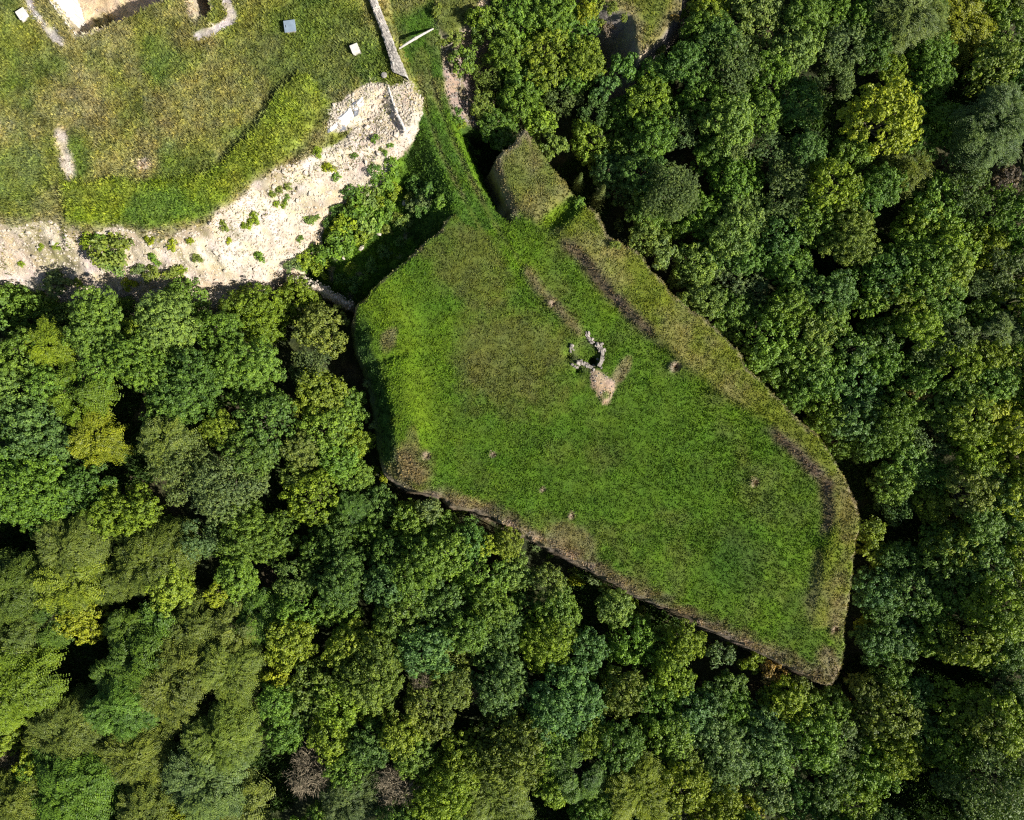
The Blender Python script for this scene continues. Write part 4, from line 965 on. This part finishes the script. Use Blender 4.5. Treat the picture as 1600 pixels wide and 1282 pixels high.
# loose stones on the soil scarp beside the causeway
ysc, xsc = np.nonzero((scarp_s > 0.5) & onC & inwin & (U < 760)); VV, FF = [], []; off = 0
for k in range(500):
    q = rs.integers(len(ysc)); Vv, F, _m = RST[k % 6]; s_ = 0.05 + 0.16 * rs.random() ** 2
    VV.append(Vv * s_ * rs.uniform(0.7, 1.3, 3) + [XS[xsc[q]] + rs.uniform(0, STEP), YS[ysc[q]] + rs.uniform(0, STEP), Z[ysc[q], xsc[q]] + 0.02]); FF.append(F + off); off += 12
tag(obj('debris', mesh_np('debris', np.concatenate(VV), np.concatenate(FF), M_RUIN), TERR[2]), kind='stuff')
# white blocks lying in the ditch
for k, (u, v, s_, lab) in enumerate([(592,366,.34,'single white block lying in the ditch weeds'),(632,318,.42,'pale broken block among bushes at the ditch head'),(617,335,.26,'small pale block beside the bushes at the ditch head'),
                                     (565,388,.40,'flat tan slab on the bare patch of the ditch'),(537,404,.28,'white stone on the bare patch above the ditch shadow'),(70,452,.35,'white stone under the dry bush at the rubble foot')]):
    x, y, z = ground_at(u, v, -5)
    o = bpy.data.objects.new('stone_block', STN[(k * 3) % 8][2]); o.location = (x, y, z + s_ * 0.35); o.rotation_euler = (0.2, 0.1, k * 1.3)
    o.scale = (s_ * 1.3, s_, s_); tag(link(o), lab, 'stone')

# ------------------------------------------------------------------ masonry ruin in the meadow
rx, ry, rz = ground_at(918, 556, 0)
ruin = empty('masonry_ruin', (rx, ry, rz)); tag(ruin, 'crumbling ring of grey masonry round a dark hole in the meadow', 'ruin')
def ruin_stone(u, v, s_, k, dz=0.0):
    x, y, z = ground_at(u, v, 0)
    o = bpy.data.objects.new('stone', RST[k % 6][2]); o.location = (x - rx, y - ry, z - rz + 0.2 * s_ + dz)
    o.rotation_euler = tuple(rs.uniform(-0.4, 0.4, 2)) + (rs.uniform(0, 6.28),); o.scale = (s_, s_ * rs.uniform(0.7, 1.1), s_ * rs.uniform(0.6, 0.95)); link(o, ruin)
arcs = [[(915,522),(921,530),(926,536)],[(930,538),(938,542),(942,550),(941,560),(939,568),(936,573)],[(927,574),(932,572)],[(900,566),(906,566),(913,569),(919,573)],[(897,572),(901,576)],[(888,544),(892,541),(894,546)]]
k = 0
for arc in arcs:
    for (a, b) in zip(arc[:-1], arc[1:]):
        n = max(2, int(math.hypot(b[0] - a[0], b[1] - a[1]) / 2.2))
        for q in range(n):
            f = (q + 0.5) / n
            for w in range(1 + int(rs.random() < 0.6)):
                ruin_stone(a[0] + (b[0] - a[0]) * f + rs.normal() * 2.0, a[1] + (b[1] - a[1]) * f + rs.normal() * 2.0, rs.uniform(0.12, 0.36), k, rs.uniform(0.0, 0.25)); k += 1
# wall of the hollow: a curved course under the stones
VV, FF = [], []
def course(pts, w, h, n0=3):
    pts = [ground_at(u, v, 0) for u, v in pts]; o = sum(len(x) for x in VV); row = []
    for i, p in enumerate(pts):
        q = np.array(pts[min(i + 1, len(pts) - 1)]) - np.array(pts[max(i - 1, 0)]); nrm = np.array([-q[1], q[0], 0]); nrm = nrm / (np.linalg.norm(nrm) + 1e-9)
        p = np.array(p) - np.array([rx, ry, rz])
        z1 = h * rs.uniform(0.6, 1.1)
        row += [p - nrm * w + [0, 0, -1.4], p - nrm * w * rs.uniform(.7, 1.1) + [0, 0, z1], p + nrm * w * rs.uniform(.7, 1.1) + [0, 0, z1 * 0.9], p + nrm * w + [0, 0, -1.4]]
    VV.append(np.array(row))
    for i in range(len(pts) - 1):
        for c_ in range(3):
            FF.append((o + i * 4 + c_, o + i * 4 + c_ + 1, o + (i + 1) * 4 + c_ + 1, o + (i + 1) * 4 + c_))
    for e in (0, len(pts) - 1): FF.append((o + e * 4, o + e * 4 + 1, o + e * 4 + 2, o + e * 4 + 3))
course([(930,539),(936,542),(940,547),(941,553),(940,560),(939,567),(935,573)], 0.22, 0.35)
course([(901,567),(906,567),(913,570),(919,573),(926,575)], 0.22, 0.22)
course([(915,523),(919,528),(925,535)], 0.16, 0.2)
obj('wall_core', mesh_np('wall_core', np.concatenate(VV), FF, M_RUIN), ruin)
# stones on the spoil heap
for k in range(60):
    u = rs.uniform(922, 962); v = rs.uniform(578, 616)
    if sdpoly(SPOIL, np.array([u]), np.array([v]))[0] > 0 and rs.random() < 0.9 and not (940 < u < 956 and 594 < v < 606): ruin_stone(u, v, rs.uniform(0.07, 0.16), k)

# ------------------------------------------------------------------ built things
def box_vf(cx, cy, cz, sx, sy, sz, bev=0.03, taper=0.0):
    """chamfered box centred in xy, base at cz"""
    Vv = []
    for z, ins in ((0, bev), (bev, 0), (sz - bev, 0), (sz, bev)):
        t = 1 - taper * z / sz
        hx, hy = (sx / 2 - ins) * t, (sy / 2 - ins) * t; c = bev
        ring = [(-hx + c, -hy), (hx - c, -hy), (hx, -hy + c), (hx, hy - c), (hx - c, hy), (-hx + c, hy), (-hx, hy - c), (-hx, -hy + c)]
        Vv += [(cx + a, cy + b, cz + z) for a, b in ring]
    F = []
    for i in range(3):
        for k in range(8): F.append((i * 8 + k, i * 8 + (k + 1) % 8, (i + 1) * 8 + (k + 1) % 8, (i + 1) * 8 + k))
    F += [(0, 7, 6, 5), (0, 5, 4, 1), (1, 4, 3, 2), (24, 25, 28, 29), (24, 29, 30, 31), (25, 26, 27, 28)]
    return np.array(Vv), np.array(F)
def box_obj(name, mat, parent, *a, **k):
    Vv, F = box_vf(*a, **k); return obj(name, mesh_np(name, Vv, F, mat), parent)
def vent(u, v, rot, label, s=1.15, h=0.75):
    x, y, z = ground_at(u, v, 1.0)
    r = empty('concrete_vent', (x, y, z - 0.05)); r.rotation_euler = (0, 0, math.radians(rot)); tag(r, label, 'vent', 'pale concrete vents on the terrace')
    box_obj('shaft', M_WHITE, r, 0, 0, 0, s * 0.9, s * 0.9, h, bev=0.03)
    box_obj('cap', M_WHITE, r, 0, 0, h - 0.01, s, s, 0.13, bev=0.03)
    box_obj('plinth', M_CONC, r, 0, 0, 0, s * 1.08, s * 1.08, 0.12, bev=0.03)
vent(38, 25, 33, 'white concrete vent block beside the stony strip', 1.15, 0.5)
vent(556, 80, 22, 'small pale concrete vent block near the cracked wall', 1.0, 0.7)
x, y, z = ground_at(455, 45, 1)
r = empty('metal_hatch', (x, y, z - 0.05)); r.rotation_euler = (0, 0, math.radians(8)); tag(r, 'square hatch box with a blue-grey sheet metal lid in the meadow', 'hatch')
box_obj('body', M_CONC, r, 0, 0, 0, 1.15, 1.15, 0.6, bev=0.03); box_obj('lid', M_ZINC, r, 0, 0, 0.6, 1.4, 1.42, 0.10, bev=0.02)
for sy in (-0.35, 0.35): box_obj('hinge', M_IRON, r, 0.715, sy, 0.63, 0.05, 0.16, 0.05, bev=0.01)
box_obj('handle', M_IRON, r, -0.45, 0, 0.703, 0.06, 0.3, 0.05, bev=0.012)
def disc_vf(r0, h, n=20):
    prof = [(0, 0), (r0 * 0.85, 0), (r0 * 0.85, h * 0.7), (r0, h * 0.72), (r0, h * 0.92), (r0 * 0.9, h), (0.02, h * 1.04)]
    Vv = [(p[0] * math.cos(t) + (1e-3 if p[0] == 0 else 0) * math.cos(t), p[0] * math.sin(t) + (1e-3 if p[0] == 0 else 0) * math.sin(t), p[1]) for p in prof for t in np.arange(n) * 2 * math.pi / n]
    F = [(i * n + k, i * n + (k + 1) % n, (i + 1) * n + (k + 1) % n, (i + 1) * n + k) for i in range(len(prof) - 1) for k in range(n)]
    return np.array(Vv), np.array(F)
x, y, z = ground_at(601, 120, 1)
pp = obj('vent_pipe', mesh_np('vent_pipe', *disc_vf(0.36, 0.55), M_CONC, True), None, (x, y, z - 0.05)); tag(pp, 'short grey round vent pipe with a lid beside the cracked wall', 'pipe')

# wall coping along the terrace edge
def strip_wall(name, left, right, ztop, zbot, mat, rough=0.12, nsub=70, cross=8, batter=0.0):
    """wall with an uneven top between two plan lines (pixels at the top height)"""
    def resample(P, n):
        P = np.array(P, float); d = np.r_[0, np.cumsum(np.hypot(*np.diff(P, axis=0).T))]
        t = np.linspace(0, d[-1], n); return np.stack([np.interp(t, d, P[:, 0]), np.interp(t, d, P[:, 1])], -1)
    Lf, Rt = resample(left, nsub), resample(right, nsub); rows = []
    for i in range(nsub):
        zt_ = ztop(i / (nsub - 1)) if ztop else ground_at(*Rt[i], 0.3)[2] + 0.2; row = []
        for c in range(cross):
            f = c / (cross - 1); p = Lf[i] * (1 - f) + Rt[i] * f
            p = p + rs.normal(size=2) * (0.5 if c in (0, cross - 1) else 0.2)
            zq = zt_ - batter * f; x, y, _ = pix(p[0], p[1], zq); row.append((x, y, zq + rs.normal() * rough * 0.35 - (0.10 if c in (0, cross - 1) else 0)))
        a = row[0]; b = row[-1]
        rows.append([(a[0], a[1], zbot)] + row + [(b[0], b[1], zbot)])
    A = np.array(rows); m = cross + 2; ii = np.arange(nsub * m).reshape(nsub, m)
    F = np.stack([ii[:-1, :-1], ii[:-1, 1:], ii[1:, 1:], ii[1:, :-1]], -1).reshape(-1, 4)
    me = mesh_np(name, A.reshape(-1, 3), F, mat, False)
    return obj(name, me)
w_ = strip_wall('retaining_wall', [(572,-14),(577,0),(584,20),(592,38),(597,55),(604,75),(610,95),(612,112)], [(584,-14),(589,0),(597,20),(606,42),(613,60),(620,80),(630,102),(638,122)],
                lambda t: 1.75 - 0.25 * t, -3.0, M_CONC)
tag(w_, 'weathered grey concrete wall top running along the terrace edge', 'wall')
w_ = strip_wall('lip_wall', [(605,136),(609,150),(614,165),(620,182),(628,198),(637,216)], [(608,135),(612,149),(617,164),(624,181),(632,197),(640,216)], None, -3.5, M_WHITE, 0.08, 40, 4)
tag(w_, 'thin pale wall lip with a dark gap crossing the rubble top', 'wall')
w_ = strip_wall('wing_wall', [(66,-14),(76,0),(90,20),(104,38),(117,53),(126,62)], [(106,-14),(111,0),(116,18),(121,36),(126,52),(129.5,61)], lambda t: 1.2 - 0.1 * t, -4.0, M_WHITE, 0.05, 50, 7, 2.0)
tag(w_, 'tapering white concrete wing wall beside the sunken yard', 'wall')
# bleached pole across the causeway
A0 = np.array(ground_at(624, 77, -.5)); A1 = np.array(ground_at(677, 46, -1)); VV, FF = [], []
mid = []
for q in np.linspace(0, 1, 14):
    p = A0 * (1 - q) + A1 * q; p[2] = max(p[2], A0[2] * (1 - q) + A1[2] * q) + 0.12 + 0.75 * math.sin(math.pi * q); p[1] -= 0.35 * math.sin(math.pi * q); mid.append(p)
tube(VV, FF, [p - A0 for p in mid], [0.07 + 0.09 * math.sin(math.pi * min(1, 0.15 + 0.75 * q)) for q in np.linspace(0, 1, 14)], 8)
pole = obj('fallen_pole', mesh_np('fallen_pole', np.concatenate(VV), FF, M_POLE, True), None, A0); tag(pole, 'bleached bowed pole bridging the grassy causeway', 'pole')
VV, FF = [], []; tube(VV, FF, [mid[6] - A0, mid[7] - A0], [0.20, 0.20], 8); obj('wrapping', mesh_np('wrapping', np.concatenate(VV), FF, M_CONC, True), pole)

# crumpled white sheet on the rubble top
def sheet(name, quad, mat, n, amp, lift, seed, parent=None, origin=(0, 0, 0), wl=0.6):
    g = [np.array(ground_at(u, v, 0.5)) for u, v in quad]
    aa, bb = np.meshgrid(np.linspace(0, 1, n), np.linspace(0, 1, n))
    P = (g[0][None, None] * ((1 - aa) * (1 - bb))[..., None] + g[1] * (aa * (1 - bb))[..., None] + g[2] * (aa * bb)[..., None] + g[3] * ((1 - aa) * bb)[..., None])
    wx = fbm(seed, P[..., 0], P[..., 1], wl, 3); wy = fbm(seed + 1, P[..., 0], P[..., 1], wl, 3)
    e = np.minimum(np.minimum(aa, 1 - aa), np.minimum(bb, 1 - bb))
    P[..., 0] += wx * 0.12; P[..., 1] += wy * 0.12
    gz = np.array([[ground_z(P[j, i, 0], P[j, i, 1]) for i in range(n)] for j in range(n)])
    P[..., 2] = np.maximum(gz + 0.03, gz + lift * sstep(0, 0.25, e) + amp * fbm(seed + 2, P[..., 0], P[..., 1], wl, 3) * sstep(0, 0.1, e + 0.03))
    ii = np.arange(n * n).reshape(n, n); F = np.stack([ii[:-1, :-1], ii[:-1, 1:], ii[1:, 1:], ii[1:, :-1]], -1).reshape(-1, 4)
    me = mesh_np(name, P.reshape(-1, 3) - np.array(origin), F, mat, False)
    return obj(name, me, parent, None if parent else origin)
so = ground_at(540, 183, 0.5)
sh = empty('plastic_sheet', so); tag(sh, 'crumpled white sheet with shaded folds coloured grey lying on the rubble', 'sheet')
sheet('main_panel', [(526,187),(547,166),(553,182),(540,198)], M_SHEET, 26, 0.10, 0.22, 70, sh, so, 0.9)
sheet('torn_strip', [(511,203),(526,190),(529,196),(515,207)], M_SHEET, 18, 0.16, 0.12, 73, sh, so)
sheet('torn_strip', [(549,166),(566,152),(569,164),(554,176)], M_SHEET, 20, 0.22, 0.12, 76, sh, so)
sheet('painted_shade_fold', [(528,193),(540,199),(545,203),(531,206)], M_SHEET_SHADE, 14, 0.10, 0.10, 79, sh, so)  # shaded parts of the white sheet, shade given as dark colour
sheet('painted_shade_fold', [(551,174),(560,172),(559,180),(553,183)], M_SHEET_SHADE, 12, 0.10, 0.14, 82, sh, so)
sheet('painted_shade_fold', [(549,163),(560,156),(562,160),(551,167)], M_SHEET_SHADE, 12, 0.10, 0.16, 85, sh, so)
sheet('painted_shade_fold', [(511,203),(519,201),(518,207),(511,208)], M_SHEET_SHADE, 10, 0.08, 0.12, 88, sh, so)

# bare branches
def branches(name, u, v, z, n, spread, label, seed, up=0.2, curl=0.6):
    rng = np.random.default_rng(seed); x, y, _ = pix(u, v, z); gz = ground_z(x, y); zz = max(z, gz + 0.1); VV, FF = [], []
    for k in range(n):
        p = rng.normal(size=3) * [spread * 0.25, spread * 0.25, 0.15]; a = rng.uniform(0, 6.28); d = np.array([math.cos(a), math.sin(a), rng.uniform(-0.1, up)])
        pts = [p]; st = spread / 5 * rng.uniform(0.5, 1.1); tw = rng.uniform(-curl, curl)
        for s_ in range(5):
            ca, sa = math.cos(tw), math.sin(tw); d = np.array([d[0] * ca - d[1] * sa, d[0] * sa + d[1] * ca, d[2]]) + rng.normal(size=3) * 0.12
            p = p + d * st; pts.append(p)
        r0 = rng.uniform(0.035, 0.07); tube(VV, FF, pts, [r0, r0 * 0.9, r0 * 0.75, r0 * 0.6, r0 * 0.4, r0 * 0.2], 5)
    o = obj(name, mesh_np(name, np.concatenate(VV), FF, M_DEAD, True), None, (x, y, zz)); return tag(o, label, 'branches')
branches('bare_branches', 85, 605, 1.2, 60, 1.9, 'tangle of bare curved twigs beside a yellow feathery tree', 1)
branches('bare_branches', 114, 443, -4.5, 7, 1.0, 'forked bleached branch at the rubble foot beside a dry bush', 2, 0.1, 0.2)
branches('bare_branches', 210, 462, -4.5, 12, 1.1, 'fan of bleached broken branches below the yellow bush', 3, 0.1, 0.25)
branches('bare_branches', 75, 465, -4.0, 6, 1.2, 'thin bleached twigs poking out of the shadow under the rubble', 4, 0.1, 0.2)
